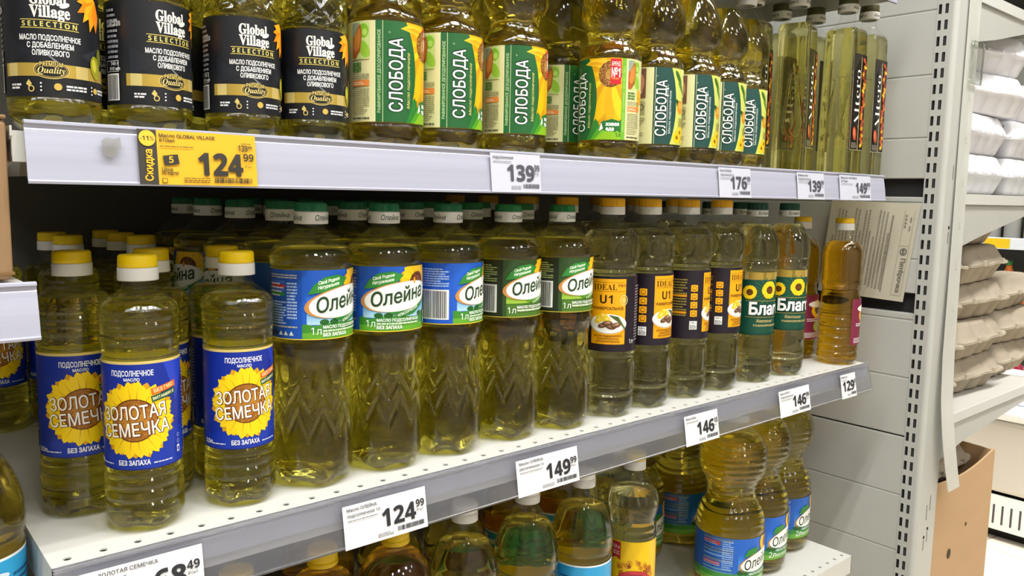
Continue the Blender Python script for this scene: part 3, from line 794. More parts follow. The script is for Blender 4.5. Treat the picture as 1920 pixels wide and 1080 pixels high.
SLO = crom([(0, .0255), (.004, .0315), (.012, .0352), (.020, .0360), (.0232, .0358), (.0250, .0344), (.0262, .0347), (.1152, .0347), (.1166, .0358), (.1195, .0356), (.1260, .0330), (.1330, .0285), (.1395, .0268), (.1460, .0280), (.1530, .0330), (.1600, .0356), (.1660, .0362), (.1780, .0352), (.1950, .0302), (.2150, .0202), (.2280, .0130), (.233, .0122)])
def slo_mod(th, z, r):
    if .120 < z < .215:
        k = min(1, (z - .120) / .01, (.215 - z) / .02)
        r -= .0016 * k * (1 - abs(math.cos(3 * th + z * 55)))
        if .134 < z < .150: r -= .0006 * abs(math.sin(6 * th))
    elif z < .022: r -= .0011 * (1 + math.cos(7 * th)) * (1 - z / .022)
    return r
def proto_slob(dark):
    t = thing('oil_bottle', (0, 0, 0), 'x', 'bottle')
    make_body(t, dense(SLO, .0016), .210, OIL_GOLD, 112, slo_mod, petal=.004)
    p, H = label_slob(dark); p.build('label', bent(.0348, .0265), t)
    make_cap(t, .2325, .242, .253, '#e3b80f' if not dark else '#1c4842')
    return t

# ---------- square bottle with black label
def alt_r(th, a, p):
    return a / (abs(math.cos(th)) ** p + abs(math.sin(th)) ** p) ** (1 / p)
ALT = [(0, .0225, 8), (.003, .0258, 9), (.008, .0265, 10), (.030, .0265, 10), (.10, .0262, 10), (.17, .0254, 10), (.212, .0248, 10), (.222, .0244, 9), (.227, .0226, 7), (.232, .0190, 4), (.239, .0145, 2.4), (.2445, .0122, 2), (.252, .0116, 2), (.256, .0116, 2)]
def alt_body(root, name, level, m, inset, zlo, top):
    zs = []
    for a, b in zip(ALT, ALT[1:]):
        n = max(1, int((b[0] - a[0]) / .0024))
        for k in range(n): zs.append(tuple(a[j] + (b[j] - a[j]) * k / n for j in range(3)))
    zs.append(ALT[-1]); zs = [q for q in zs if q[0] <= level]
    N = 112; bm = bmesh.new(); rings = []
    def groove(s, z):
        # long drop outline embossed on the side faces
        t = (z - .070) / (.165 - .070)
        if t < -0.12 or t > 1.02: return 0
        if t >= .12: w = .0100 * max(0, 1 - t) ** .8
        else: w = .0100 * .9 * math.sqrt(max(0, 1 - ((.12 - t) / .24) ** 2))
        return .0013 * math.exp(-((abs(s + .002) - w) / .0012) ** 2)
    for z, a, p in zs:
        R = []
        for i in range(N):
            th = 2 * PI * i / N + PI / N
            r = alt_r(th, a - inset, p); x, y = r * math.sin(th), -r * math.cos(th)
            if abs(x) > .9 * a and .05 < z < .17: x -= math.copysign(groove(y, z), x)
            R.append(bm.verts.new((x, y, z + zlo)))
        rings.append(R)
    for A, B in zip(rings, rings[1:]):
        for i in range(N): bm.faces.new((A[i], A[(i + 1) % N], B[(i + 1) % N], B[i]))
    c = bm.verts.new((0, 0, .004 + zlo))
    for i in range(N): bm.faces.new((c, rings[0][(i + 1) % N], rings[0][i]))
    if top:
        c = bm.verts.new((0, 0, zs[-1][0] + zlo))
        for i in range(N): bm.faces.new((c, rings[-1][i], rings[-1][(i + 1) % N]))
    return obj(name, bm, m, root, True)
def proto_alt():
    t = thing('oil_bottle', (0, 0, 0), 'x', 'bottle')
    alt_body(t, 'bottle_shell', 1, CLEAR, 0, 0, False)
    alt_body(t, 'oil', .2285, OIL_LIME, .0009, .0009, True)
    H = .146; W = .0205
    p = Print(-W, W, 0, H, '#17120e')
    p.rect(-W, 0, W, .0006, '#c9c0a0'); p.rect(-W, 0, -W + .0006, H, '#c9c0a0')
    p.rect(.0035, 0, .0050, H, '#c8b070')
    R = random.Random(5)
    for i in range(26):
        y = .008 + i * .0052; p.ell(.0128 + R.uniform(-.003, .004), y, .0044, .0030, R.choice(('#d8901c', '#b4481e', '#e6b02c', '#8a3016', '#c8701c')), 14, R.uniform(-1, 1))
    p.text(serif_bold('Altero'), .0008, .0780, .0150, '#f2efe6', -.022, width=.088, rot=PI / 2, align='C')
    p.ell(-.0090, .0250, .0056, .0105, '#b04a28', 18, .2); p.ell(-.0100, .0265, .0028, .0070, '#d4724a', 16, .2)
    p.lines(-.018, .002, .003, .012, 4, '#8a8272', 3)
    p.poly([(-W - .001, H + .001), (-W - .001, H * .80), (W * .35, H + .001)], '#2a261c')
    def place(x, y, d):
        z = .043 + y; a = .0262 - .0010 * max(0, (z - .10)) / .07
        return (x, -(a + .0002 + d), z)
    p.build('label', place, t, step=0)
    make_cap(t, .2545, .2660, .2780, '#4a4620', ring='#e6e4dc', r=.0146, word='Altero', wc='#4a4a40', wshear=0)
    return t

# ---------- lower shelf kinds
def label_gorn():
    H = .105; W = .098
    p = Print(-W, W, 0, H, '#f0c208')
    R = random.Random(8)
    for i in range(46):
        a = R.uniform(0, 2 * PI); q = R.uniform(.016, .027); x, y = q * math.cos(a), .055 + q * .95 * math.sin(a); r_ = R.uniform(.0018, .0042)
        p.ring(x, y, r_, r_, .0006, R.choice(('#a8481c', '#8a3414', '#c0601c')), 12); p.ell(x, y, r_ * .35, r_ * .35, '#a8481c', 8)
    p.ell(.002, .052, .0225, .0150, '#8e1a24', 34); p.ell(.002, .0525, .0218, .0142, '#c0303c', 34)
    p.text('Горница', .002, .0460, .0082, '#f7efe6', .025, .1, width=.0345, rot=rad(6)); p.lines(-.008, .012, .0590, .0625, 2, '#5e1018', 4)
    p.poly([(-.030, .103), (-.017, .103), (-.017, .079), (-.0235, .083), (-.030, .079)], '#b02430'); p.text('0,9 л', -.0235, .0940, .0042, '#f6e2d8', .02, width=.0095); p.lines(-.0285, -.0185, .086, .092, 2, '#e6b0a8', 5)
    p.lines(-.066, -.044, .020, .098, 22, '#a87a10', 6)
    return p, H
GOR = crom([(0, .022), (.005, .029), (.012, .0315), (.04, .0318), (.046, .031), (.050, .0312), (.1560, .0312), (.158, .0318), (.163, .0306), (.168, .0316), (.173, .0300), (.178, .0300), (.184, .0316), (.194, .0336), (.200, .0340), (.206, .0332), (.216, .0300), (.228, .0230), (.238, .0150), (.2435, .0122), (.250, .0118)])
def gor_mod(th, z, r):
    if .199 < z < .24: r -= .0012 * (1 - abs(math.cos(9 * th + z * 60))) * min(1, (.24 - z) / .01)
    return r
def proto_gorn():
    t = thing('oil_bottle', (0, 0, 0), 'x', 'bottle')
    make_body(t, dense(GOR, .0018), .2140, OIL_LIME, 144, gor_mod)
    p, H = label_gorn(); p.build('label', bent(.0313, .050), t)
    make_cap(t, .2440, .2560, .2650, '#ecd03a', r=.0142)
    return t
def label_sky():
    H = .105; W = .118
    p = Print(-W, W, 0, H, '#2f9fd4')
    p.rect(-W, .103, W, H, '#e8eef0')
    p.poly([(-.014, .035), (.060, .088), (.060, .060), (-.014, .010)], '#f2f3f0')
    p.poly([(-.014, .010), (.060, .060), (.060, 0), (-.014, 0)], '#1a78b4')
    p.text('опяночка', .028, .0520, .0125, '#20242c', .03, width=.060, rot=rad(33))
    p.ell(.036, .094, .006, .006, '#f2f3f0'); p.ring(.036, .094, .006, .006, .0012, '#c03038'); p.ring(.036, .094, .003, .0035, .001, '#c03038')
    p.lines(-.056, -.020, .020, .094, 14, '#1c5688', 5, .4)
    p.sunflower(-.085, .074, .020, .009, 14, seed=8); p.ell(-.090, .098, .012, .004, '#e6eef4'); p.ell(-.070, .092, .010, .003, '#d4e4ee')
    return p, H
SKY = crom([(0, .027), (.005, .034), (.012, .0372), (.03, .0382), (.048, .0372), (.050, .0368), (.1560, .0368), (.1580, .0376), (.1625, .0364), (.167, .0382), (.178, .0386), (.190, .0376), (.204, .0338), (.218, .0276), (.230, .0202), (.2375, .0138), (.241, .0122), (.248, .0118)])
def sky_mod(th, z, r):
    if .165 < z < .235: r -= .0008 * (1 - abs(math.cos(5 * th))) * math.sin((z - .165) / .07 * PI) * 1.6
    return r
def proto_sky(oil, cap, ring):
    t = thing('oil_bottle', (0, 0, 0), 'x', 'bottle')
    make_body(t, dense(SKY, .0024), .2160, oil, 60, sky_mod)
    p, H = label_sky(); p.build('label', bent(.0370, .050), t)
    make_cap(t, .2425, .2520, .2620, cap, ring=ring)
    return t
DOM = crom([(0, .027), (.005, .034), (.012, .0372), (.05, .0376), (.060, .0368), (.1780, .0368), (.1800, .0378), (.190, .0386), (.202, .0380), (.214, .0352), (.224, .0298), (.232, .0222), (.2375, .0148), (.241, .0122), (.248, .0118)])
def proto_dome():
    t = thing('oil_bottle', (0, 0, 0), 'x', 'bottle')
    make_body(t, dense(DOM, .0026), .2290, OIL_AMB, 48, None)
    p, H = label_sky(); p.build('label', bent(.0370, .0720), t)
    make_cap(t, .2425, .2470, .2600, '#e6c010', ring='#e6c010')
    return t
TWO = crom([(0, .038), (.006, .047), (.015, .0510), (.026, .0516), (.0275, .0508), (.0970, .0508), (.0985, .0518), (.106, .0520), (.120, .0500), (.134, .0442), (.144, .0385), (.155, .0362), (.166, .0380), (.178, .0440), (.188, .0490), (.198, .0508), (.212, .0512), (.224, .0490), (.236, .0430), (.248, .0330), (.257, .0220), (.2620, .0150), (.268, .0146)])
def two_mod(th, z, r):
    if .105 < z < .232: r -= .0011 * (1 - abs(math.cos(z * 330 + .5 * math.sin(3 * th))))
    return r
def label_two():
    H = .0695; W = .160
    p = Print(-W, W, 0, H, '#1c62c4')
    for i in range(9):
        y = H * (.66 - .06 * i); p.rect(-.040, y - H * .065, W, y, ('#246acb', '#2f76d1', '#3b82d6', '#488eda', '#5599de', '#64a4e0', '#74aee0', '#82b6de', '#8cbcdc')[i])
    p.poly([(-W, 0), (W, 0), (W, .014), (.03, .018), (-.02, .014), (-.06, .017), (-W, .013)], '#3f8f3a'); p.poly([(-W, 0), (W, 0), (W, .007), (0, .009), (-W, .006)], '#6cae3c')
    for x in (-.036, -.028, .030): p.ell(x, .0180, .0055, .0040, '#1f5c2a')
    for (y, hh, c) in ((.93, .05, '#36506e'), (.82, .09, '#b4404c'), (.73, .03, '#3c5a80'), (.66, .05, '#3c5068'), (.58, .03, '#7aa4d8'), (.47, .05, '#36506e'), (.36, .09, '#b4404c'), (.28, .04, '#1c7a94'), (.22, .03, '#1c7a94')):
        p.rect(-.094, H * y, -.094 + (.027 if hh > .06 else .046), H * (y + hh), c)
        p.lines(-.094, -.094 + (.027 if hh > .06 else .046), H * y, H * (y + hh), 2, '#8fb0dc', int(y * 100), .4)
    p.lines(-.064, -.048, H * .3, H * .95, 14, '#8fb4ea', 3); p.rect(-.0462, 0, -.0456, H, '#3a78c8')
    p.sunflower(.016, H * .86, .020, .010, 20, '#f6c414', '#e59a0c', '#6a3410', '#8a4c18', seed=4)
    p.poly([(-.032, H * .60), (-.026, H * .76), (-.012, H * .80), (-.004, H * .74), (-.014, H * .64)], '#2d8434')
    p.ell(-.001, H * .475, .0385, .0152, '#c98a4a', 36, rad(11)); p.ell(.001, H * .465, .0382, .0150, '#1f6a34', 36, rad(11)); p.ell(0, H * .485, .0368, .0138, '#f7f8f4', 36, rad(11))
    p.text('Олейна', 0, H * .39, .0140, '#213a24', .014, .22, width=.060, rot=rad(11))
    p.text('2л', -.036, H * .06, .0085, '#f4f6f2', .01, align='L'); p.text('МАСЛО ПОДСОЛНЕЧНОЕ', -.022, H * .19, .0034, '#f4f6f2', .02, align='L', width=.046); p.text('БЕЗ ЗАПАХА', -.022, H * .07, .0038, '#f4f6f2', .02, align='L', width=.03)
    return p, H
def proto_two():
    t = thing('oil_bottle', (0, 0, 0), 'x', 'bottle')
    make_body(t, dense(TWO, .0016), .2440, OIL_GOLD, 80, two_mod, petal=.004)
    p, H = label_two(); p.build('label', bent(.0509, .0275), t)
    make_cap(t, .2640, .2740, .2830, '#0b6a42', r=.0178, word=None)
    return t

# ================================================================== setting
def ground_tiles():
    m = bpy.data.materials.new('beige_floor_tiles'); m.use_nodes = True
    nt = m.node_tree; b = nt.nodes['Principled BSDF']
    tc = nt.nodes.new('ShaderNodeTexCoord'); mp = nt.nodes.new('ShaderNodeMapping'); mp.inputs['Rotation'].default_value = (0, 0, rad(12))
    br = nt.nodes.new('ShaderNodeTexBrick'); br.offset = 0.0
    br.inputs['Color1'].default_value = lin('#e4dac6'); br.inputs['Color2'].default_value = lin('#ddd3bf'); br.inputs['Mortar'].default_value = lin('#a99f8c')
    br.inputs['Scale'].default_value = 1.0; br.inputs['Brick Width'].default_value = 0.4; br.inputs['Row Height'].default_value = 0.4; br.inputs['Mortar Size'].default_value = 0.004
    nt.links.new(tc.outputs['Object'], mp.inputs[0]); nt.links.new(mp.outputs[0], br.inputs['Vector']); nt.links.new(br.outputs['Color'], b.inputs['Base Color'])
    b.inputs['Roughness'].default_value = 0.25
    return m
FLOOR_Z = -1.10
tag(box('floor', -4, 7, -4, 6, FLOOR_Z - .05, FLOOR_Z, ground_tiles()), kind='structure')
tag(box('ceiling', -4, 7, -4, 6, 1.70, 1.75, mat('#cfcfca', .8)), kind='structure')
tag(box('wall_far', 6.6, 6.7, -4, 6, FLOOR_Z, 1.7, mat('#a9a9a4', .8)), kind='structure')
tag(box('wall_aisle', -4, 7, -2.9, -2.8, FLOOR_Z, 1.7, noisy('aisle_wall', '#d9d5cb', '#b9b3a8', 3, .7)), kind='structure')
tag(box('wall_back', -1.3, 1.30, .470, .485, FLOOR_Z, 1.2, SHADED_BACK), kind='structure')
# side wall made of the neighbouring gondola's back boards
WX = 1.324
bm = bmesh.new()
zz = [(-1.09, -.984), (-.982, -.878), (-.876, -.772), (-.770, -.667), (-.665, -.562), (-.560, -.457), (-.455, -.3580), (-.3565, -.2555), (-.2540, -.1492), (-.1464, -.0435), (-.0420, .0592), (.0607, .0715), (.1070, .1652), (.1667, .2625), (.2640, .2730), (.3045, .3722), (.3737, .4765), (.4780, .5822), (.5837, .688), (.690, .795), (.797, .90), (.902, 1.1)]
for z0, z1 in zz: bx(bm, WX, WX + .014, -.0255, .47, z0, z1, .0016)
bx(bm, WX + .018, WX + .022, -.02, .47, -1.09, 1.1, mi=1)  # dark sheet painted in for the unlit void behind the open gaps
for z0, z1 in ((-1.09, -.1500), (-.1455, .071), (.1075, .2725), (.305, 1.1)): bx(bm, WX + .0016, WX + .006, -.0250, .47, z0, z1)
tag(obj('wall_right', bm, [GREY_METAL, mat('#2b2a2c', .7)]), kind='structure')

# ------------------------------------------------------------------ upright with two rows of slots
up = thing('slotted_upright', (WX, -.04, FLOOR_Z), 'grey slotted steel upright post standing between oil shelves and egg shelves', 'post')
bm = bmesh.new()
ys = [-.0255, -.0278, -.0328, -.0385, -.0435, -.0500]
zb = []; z = .5824 - .0260 * 44; Z = [FLOOR_Z]
while z < 1.1:
    Z += [z - .0078, z + .0078]; z += .0260
Z.append(1.15)
V = {}
def gv(i, j):
    if (i, j) not in V: V[(i, j)] = bm.verts.new((WX - .001 - WX, ys[i] + .04, Z[j] - FLOOR_Z))
    return V[(i, j)]
for j in range(len(Z) - 1):
    for i in range(5):
        if j % 2 == 1 and i in (1, 3): continue
        bm.faces.new((gv(i, j), gv(i, j + 1), gv(i + 1, j + 1), gv(i + 1, j)))
face = obj('slot_face', bm, GREY_METAL, up)
bm = bmesh.new()
n = 6; prof = [(-.001, -.0100)] + [(.0075 - .0085 * math.cos(PI / 2 * k / n), -.0100 - .0085 * math.sin(PI / 2 * k / n)) for k in range(1, n + 1)] + [(.074, -.0185), (.078, -.0145), (.078, .0), (.077, .0), (.076, -.014), (.0075, -.0165), (.0012, -.0100)]
prism(bm, prof, 'z', 0, 2.25)
obj('front_flange', bm, GREY_METAL, up)
bm = bmesh.new(); bx(bm, .010, .0105, -.012, .016, 0, 2.25); bx(bm, .0008, .010, .0115, .0145, 0, 2.25); bx(bm, .0008, .010, -.0014, .0010, 0, 2.25)
obj('slot_shade_backing', bm, mat('#3a3a3c', .8), up)  # dark sheets stand in for the shade inside the hollow post
bm = bmesh.new()
for k, (x, zc, h) in enumerate([(.030, .315, .012), (.030, .205, .010), (.034, -.285, .014), (.047, -.270, .014), (.030, -.345, .010), (.043, -.332, .010)]):
    bx(bm, x, x + .0016, -.0187, -.0180, zc - h - FLOOR_Z, zc + h - FLOOR_Z)
for x, zc in [(.030, .222), (.030, -.330), (.043, -.317)]:
    bmesh.ops.create_cone(bm, cap_ends=True, segments=14, radius1=.0030, radius2=.0030, depth=.0008, matrix=Matrix.Translation((x + .001, -.0186, zc - FLOOR_Z)) @ Matrix.Rotation(PI / 2, 4, 'X'))
obj('key_slot', bm, BLACK_GAP, up)

# hanging strip in front of the post
st = thing('hanging_strip', (1.378, -.062, .62), 'translucent white plastic hang strip dangling in front of slotted post', 'strip')
STRIP = shell_mat('milky_plastic', (.80, .80, .78, 1), .30, .3, .25)
mm = bpy.data.materials.new('milky_strip'); mm.use_nodes = True
b_ = mm.node_tree.nodes['Principled BSDF']; b_.inputs['Base Color'].default_value = lin('#dcdcd4'); b_.inputs['Roughness'].default_value = .3; b_.inputs['Alpha'].default_value = .72
bm = bmesh.new()
path = [(-.018, .030, .0, 0), (-.017, .030, -.25, 0), (-.018, .029, -.48, -.002), (-.022, .028, -.62, -.004), (-.024, .026, -.70, -.008), (-.018, .034, -.76, -.012), (.000, .052, -.82, -.014), (.022, .072, -.872, -.015)]
L = [(bm.verts.new((a, y, z)), bm.verts.new((b, y, z))) for a, b, z, y in path]
for (a, b), (c, d) in zip(L, L[1:]): bm.faces.new((a, b, d, c))
r_ = bmesh.ops.extrude_face_region(bm, geom=bm.faces[:])
for v in [g for g in r_['geom'] if isinstance(g, bmesh.types.BMVert)]: v.co.y += .0008
obj('strip_band', bm, mm, st)
for k in range(9):
    zc = -.10 - k * .072
    bm = bmesh.new(); bx(bm, .004, .0065, -.0035, .0, zc - .010, zc, .0006); bx(bm, .004, .012, -.0032, -.002, zc - .012, zc - .010, .0004)
    if k < 8: obj('hook', bm, CLEAR, st)
    else: bm.free()
# clear tape blob at top of the post
tp = thing('clear_tape', (1.392, -.064, .50), 'crumpled clear tape wrapped on egg shelf bracket top', 'tape')
bm = bmesh.new(); bx(bm, -.018, .030, -.002, .0, -.035, .035, .0008)
bmesh.ops.subdivide_edges(bm, edges=bm.edges[:], cuts=5, use_grid_fill=True)
R = random.Random(2)
for v in bm.verts: v.co.y += R.uniform(-.003, .001)
obj('tape_film', bm, CLEAR, tp, True)
tp2 = thing('clear_tape', (1.3195, -.040, .078), 'small curled clear tape sticking out beside the paper sheet on post', 'tape')
bm = bmesh.new()
L = []
for k in range(9):
    a = k / 8 * 2.4; L.append((bm.verts.new((-.003 - .010 * math.sin(a), .015 - .028 * k / 8, .012 - .010 * math.cos(a))), bm.verts.new((-.002 - .008 * math.sin(a), .012 - .030 * k / 8, -.008 - .006 * math.cos(a)))))
for (a, b), (c, d) in zip(L, L[1:]): bm.faces.new((a, b, d, c))
obj('tape_film', bm, CLEAR, tp2, True)

# ------------------------------------------------------------------ oil shelves
def rail_mat_clear():
    m = bpy.data.materials.new('smoky_clear_rail'); m.use_nodes = True
    b = m.node_tree.nodes['Principled BSDF']
    b.inputs['Base Color'].default_value = lin('#dcdde4'); b.inputs['Transmission Weight'].default_value = .90; b.inputs['Roughness'].default_value = .15; b.inputs['IOR'].default_value = 1.25
    return m
SMOKY = rail_mat_clear()
def striped_rail():
    m = noisy('white_rail_insert', '#9b9cac', '#b4b5c4', 14, .28, detail=2, stretch=(.12, 1, 9))
    return m
WHITE_RAIL = striped_rail()
PITCH = .0235
def deck(name, x0, x1, y1, parent, holes=True, yf=-.012):
    """sheet-metal shelf top with a row of real punched holes near its front edge"""
    bm = bmesh.new()
    n = int((x1 - x0) / PITCH); NS = 12; R = .0030
    s = [(-.5, -.5)]
    xs0 = .0108 - PITCH / 2
    prev = {}
    def vv(x, y):
        k = (round(x, 6), round(y, 6))
        if k not in prev: prev[k] = bm.verts.new((x, y, 0))
        return prev[k]
    ya, yb = yf, .0115
    for k in range(n):
        a, b = x0 + k * (x1 - x0) / n, x0 + (k + 1) * (x1 - x0) / n
        cx = (a + b) / 2
        sq = [vv(b, yb), vv((a + b) / 2, yb), vv(a, yb), vv(a, 0), vv(a, ya), vv((a + b) / 2, ya), vv(b, ya), vv(b, 0)]
        ci = [bm.verts.new((cx + R * math.cos(PI / 4 + PI / 4 * i), R * math.sin(PI / 4 + PI / 4 * i), 0)) for i in range(8)]
        dn = [bm.verts.new((v.co.x, v.co.y, -.0012)) for v in ci]
        for i in range(8):
            j = (i + 1) % 8
            bm.faces.new((sq[i], sq[j], ci[j], ci[i])); bm.faces.new((ci[i], ci[j], dn[j], dn[i]))
    v = [bm.verts.new(p) for p in ((x0, yb, 0), (x1, yb, 0), (x1, y1, 0), (x0, y1, 0))]; bm.faces.new(v)
    # folded edges: side flanges and rear
    bx(bm, x0, x0 + .0012, yf, y1, -.030, -.0001); bx(bm, x1 - .0012, x1, yf, y1, -.030, -.0001)
    bx(bm, x0, x1, yf, yf + .0012, -.030, -.0001)
    return obj(name, bm, WHITE_METAL, parent)
def rail_profile(name, x0, x1, top, bot, parent, m, lips):
    """moulded price rail: clip over the front edge, face, bead along each edge; top/bot = (y, z)"""
    bm = bmesh.new()
    (yt, zt), (yb, zb) = top, bot
    pr = [(yt + .0045, zt - .0002), (yt + .0010, zt), (yt - .0010, zt - .0008), (yt - .0012, zt - .0022), (yt + .0002, zt - .0032), (yt + .0006, zt - .0050), (yt - .0002, zt - .0062)]
    for k in range(1, 8):
        t = k / 8; pr.append((yt + (yb - yt) * t - .0006 * math.sin(PI * t), zt - .0062 + (zb + .003 - zt + .0062) * t))
    pr += [(yb - .0002, zb + .0026), (yb - .0016, zb + .0016), (yb - .0012, zb), (yb + .0004, zb)]
    inner = [(y + .0014, z + (.0 if i > 1 else -.0012)) for i, (y, z) in enumerate(pr)]
    prism(bm, pr + inner[::-1], 'x', x0, x1)
    o = obj(name, bm, m, parent)
    return o
def shelf(z, x0, x1, label, depth, rail, kind):
    t = thing('shelf', (0, 0, z), label, 'shelf', 'oil shelf boards')
    deck('deck', x0, x1, depth, t)
    rail_profile('price_rail', rail[0], rail[1], rail[2], rail[3], t, WHITE_RAIL if kind == 'white' else SMOKY, None)
    return t
Y_BACK = .462
top = shelf(.3000, .0005, 1.190, 'white metal shelf with wide white price rail holding black and green labelled bottles', Y_BACK, (-.0035, 1.199, (-.0140, .0062), (-.0190, -.0350)), 'white')
mid = shelf(0.0, .0005, 1.184, 'white perforated shelf with smoky clear price rail, holding blue labelled and green capped bottles', Y_BACK, (.0, 1.184, (-.0175, .0012), (-.0255, -.0425)), 'clear')
low = shelf(-.332, .0005, 1.184, 'white perforated shelf at the bottom, holding tall two litre bottles', Y_BACK, (.0, 1.0, (-.0175, .0020), (-.0255, -.0425)), 'clear')
for o in list(low.children):
    if o.name.startswith('price_rail'): bpy.data.objects.remove(o)
upp = shelf(.606, .0005, 1.188, 'shelf overhead at the top edge, only underside and rail corner visible', Y_BACK, (-.0035, 1.190, (-.0140, .0062), (-.0190, -.0350)), 'white')
box('front_lip', .002, 1.184, -.0140, -.0125, -.022, -.001, mat('#d4d4da', .3, .1), mid)
# bracket at the left end of the top shelf
bm = bmesh.new(); prism(bm, [(-.0090, .0020), (.075, .0020), (.075, -.0068), (-.0060, -.0068), (-.0090, -.0045)], 'x', -.0108, -.0095); obj('end_flange', bm, WHITE_METAL, top)
bm = bmesh.new(); prism(bm, [(-.0072, -.0060), (.070, -.0060), (.070, -.030), (.050, -.0262), (-.0050, -.0185), (-.0072, -.0175)], 'x', -.0100, -.0060); obj('bracket', bm, WHITE_METAL, top)
bm = bmesh.new(); bx(bm, -.0098, .0010, -.0080, .02, -.021, -.001); obj('end_upright_clip', bm, WHITE_METAL, top)
for y0, z0 in ((-.0030, -.0030), (.010, -.0140)):
    bm = bmesh.new(); bx(bm, -.0112, -.0094, y0, y0 + .0022, z0 - .0022, z0 + .0014); obj('bracket_hole', bm, mat('#555555', .8), top)

# shelf of the bay on the left
lt = thing('shelf', (0, 0, .2005), 'short end of neighbouring shelf with white price rail under a cardboard box', 'shelf')
deck('deck', -.60, -.0075, Y_BACK - .1, lt, yf=-.030)
rail_profile('price_rail', -.62, -.0040, (-.0330, .0022), (-.0390, -.0345), lt, WHITE_RAIL, None)
lt2 = thing('shelf', (0, 0, -.1570), 'lower shelf of the neighbouring bay at the bottom left corner', 'shelf')
deck('deck', -.60, -.0100, Y_BACK - .1, lt2, yf=-.010)
CARD = noisy('brown_cardboard', '#c2a079', '#b7956d', 6, .8, .05, stretch=(1, 1, 3))
CARD2 = noisy('brown_cardboard_dark', '#957654', '#8a6c4b', 6, .8, .05, stretch=(1, 1, 3))  # darker brown cardboard for the box on the left
cb = thing('cardboard_box', (-.16, .07, .2020), 'brown cardboard box on neighbouring shelf at the left edge', 'box')
bm = bmesh.new(); bx(bm, -.15, .1470, -.083, .14, .0005, .1035, .0035); obj('box_body', bm, CARD2, cb)
bm = bmesh.new(); bx(bm, -.15, .1470, -.0836, .14, .1035, .1062, .001); obj('top_flap', bm, mat('#84663f', .8), cb)
bm = bmesh.new(); bx(bm, -.15, .1476, -.0838, .14, .004, .0055); obj('seam', bm, mat('#77592f', .85), cb)

# ------------------------------------------------------------------ price tags
def rail_place(x0, top, bot, zoff, off=.0021, lean=0.0):
    (yt, zt), (yb, zb) = top, bot
    L = math.hypot(yt - yb, zt - zb); uy, uz = (yt - yb) / L, (zt - zb) / L
    def f(x, y, d):
        t = max(0, min(1, y / L))
        return (x0 + x + lean * y, yb + uy * y - off - d - .0010 * math.sin(PI * t), zb + uz * y + zoff)
    return f
TOPR = ((-.0140, .3062), (-.0190, .2650)); MIDR = ((-.0175, .0020), (-.0255, -.0425))
def tag_big(p, W, H, price, cents, name, s=1.0, ink='#26262c'):
    p.text(sans_bold(price), W * .86, H * .30, H * .40, ink, .012, align='R', width=None)
    p.text(sans_bold(cents), W * .865, H * .56, H * .17, ink, .0, align='L', width=W * .105)
    p.text('₽/шт.', W * .87, H * .46, H * .06, ink, .0, align='L', width=W * .09)
    p.barcode(W * .60, W * .97, H * .10, H * .23, ink, None, 5)
    p.lines(W * .38, W * .58, H * .08, H * .19, 3, '#8a8a8e', 4, .4)
    for i, (s_, w) in enumerate(name):
        p.text(s_, W * .045, H * (.86 - .13 * i), H * .072, '#55555c', .012, align='L', width=W * w)
    p.lines(W * .045, W * .40, H * (.90 - .13 * len(name)), H * (.94 - .13 * len(name)), 1, '#77777c', 6, .5)
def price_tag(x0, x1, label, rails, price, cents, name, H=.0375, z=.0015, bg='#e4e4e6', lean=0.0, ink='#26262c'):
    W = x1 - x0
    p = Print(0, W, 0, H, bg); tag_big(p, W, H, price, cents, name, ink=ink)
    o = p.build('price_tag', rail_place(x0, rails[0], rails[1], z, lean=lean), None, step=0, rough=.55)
    # give the bent sheet the curve of the rail
    return tag(o, label, 'price tag', 'paper price tags on the rails')
# yellow discount card
W, H = .0850, .0385
p = Print(0, W, 0, H, '#e0ac22')
p.rect(0, 0, .0128, H, '#3a3630'); p.ell(.0064, H * .84, .0056, .0056, '#e6b42a'); p.text(sans_bold('-11%'), .0064, H * .80, .0030, '#2a2622', .0, width=.0092)
p.text('Скидка', .0090, H * .06, .0050, '#e6b42a', .03, align='L', rot=PI / 2, width=H * .58)
p.text('Масло GLOBAL VILLAGE', .0145, H * .875, .0024, '#3c3424', .015, align='L', width=.0395); p.text('810мл', .0145, H * .79, .0024, '#3c3424', .015, align='L', width=.0105)
p.lines(.0145, .043, H * .70, H * .73, 1, '#6a5420', 3)
p.rect(.0165, H * .37, .0270, H * .55, '#35312b', rad(8)); p.text('5', .0218, H * .41, .0042, '#e6b42a', .03)
p.text('Цена', .0150, H * .25, .0026, '#3c3424', .02, align='L', width=.0075); p.text('по карте!', .0150, H * .185, .0026, '#3c3424', .02, align='L', width=.0115); p.rect(.0150, H * .03, .0185, H * .12, '#5a4a20'); p.rect(.0154, H * .04, .0181, H * .11, '#e0ac22')
p.text(sans_bold('124'), .0740, H * .20, H * .40, '#33302c', .02, align='R', width=.0335)
p.text(sans_bold('99'), .0745, H * .49, H * .14, '#33302c', .0, align='L', width=.0080); p.text('₽/шт.', .0755, H * .36, H * .05, '#33302c', 0, align='L', width=.006)
p.text(sans_bold('139'), .0710, H * .68, H * .115, '#33302c', .0, align='L', width=.0072); p.text(sans_bold('99'), .0785, H * .73, H * .055, '#33302c', .01, align='L', width=.0032); p.lines(.0735, .081, H * .82, H * .845, 1, '#4a4020', 5)
p.barcode(.0500, .0825, H * .05, H * .16, '#33302c', None, 6); p.lines(.030, .049, H * .05, H * .16, 3, '#6a5420', 4, .4)
o = p.build('price_tag', rail_place(.0641, TOPR[0], TOPR[1], .0012), None, step=0, rough=.35)
tag(o, 'yellow discount price card 124.99 on the white rail', 'price tag')
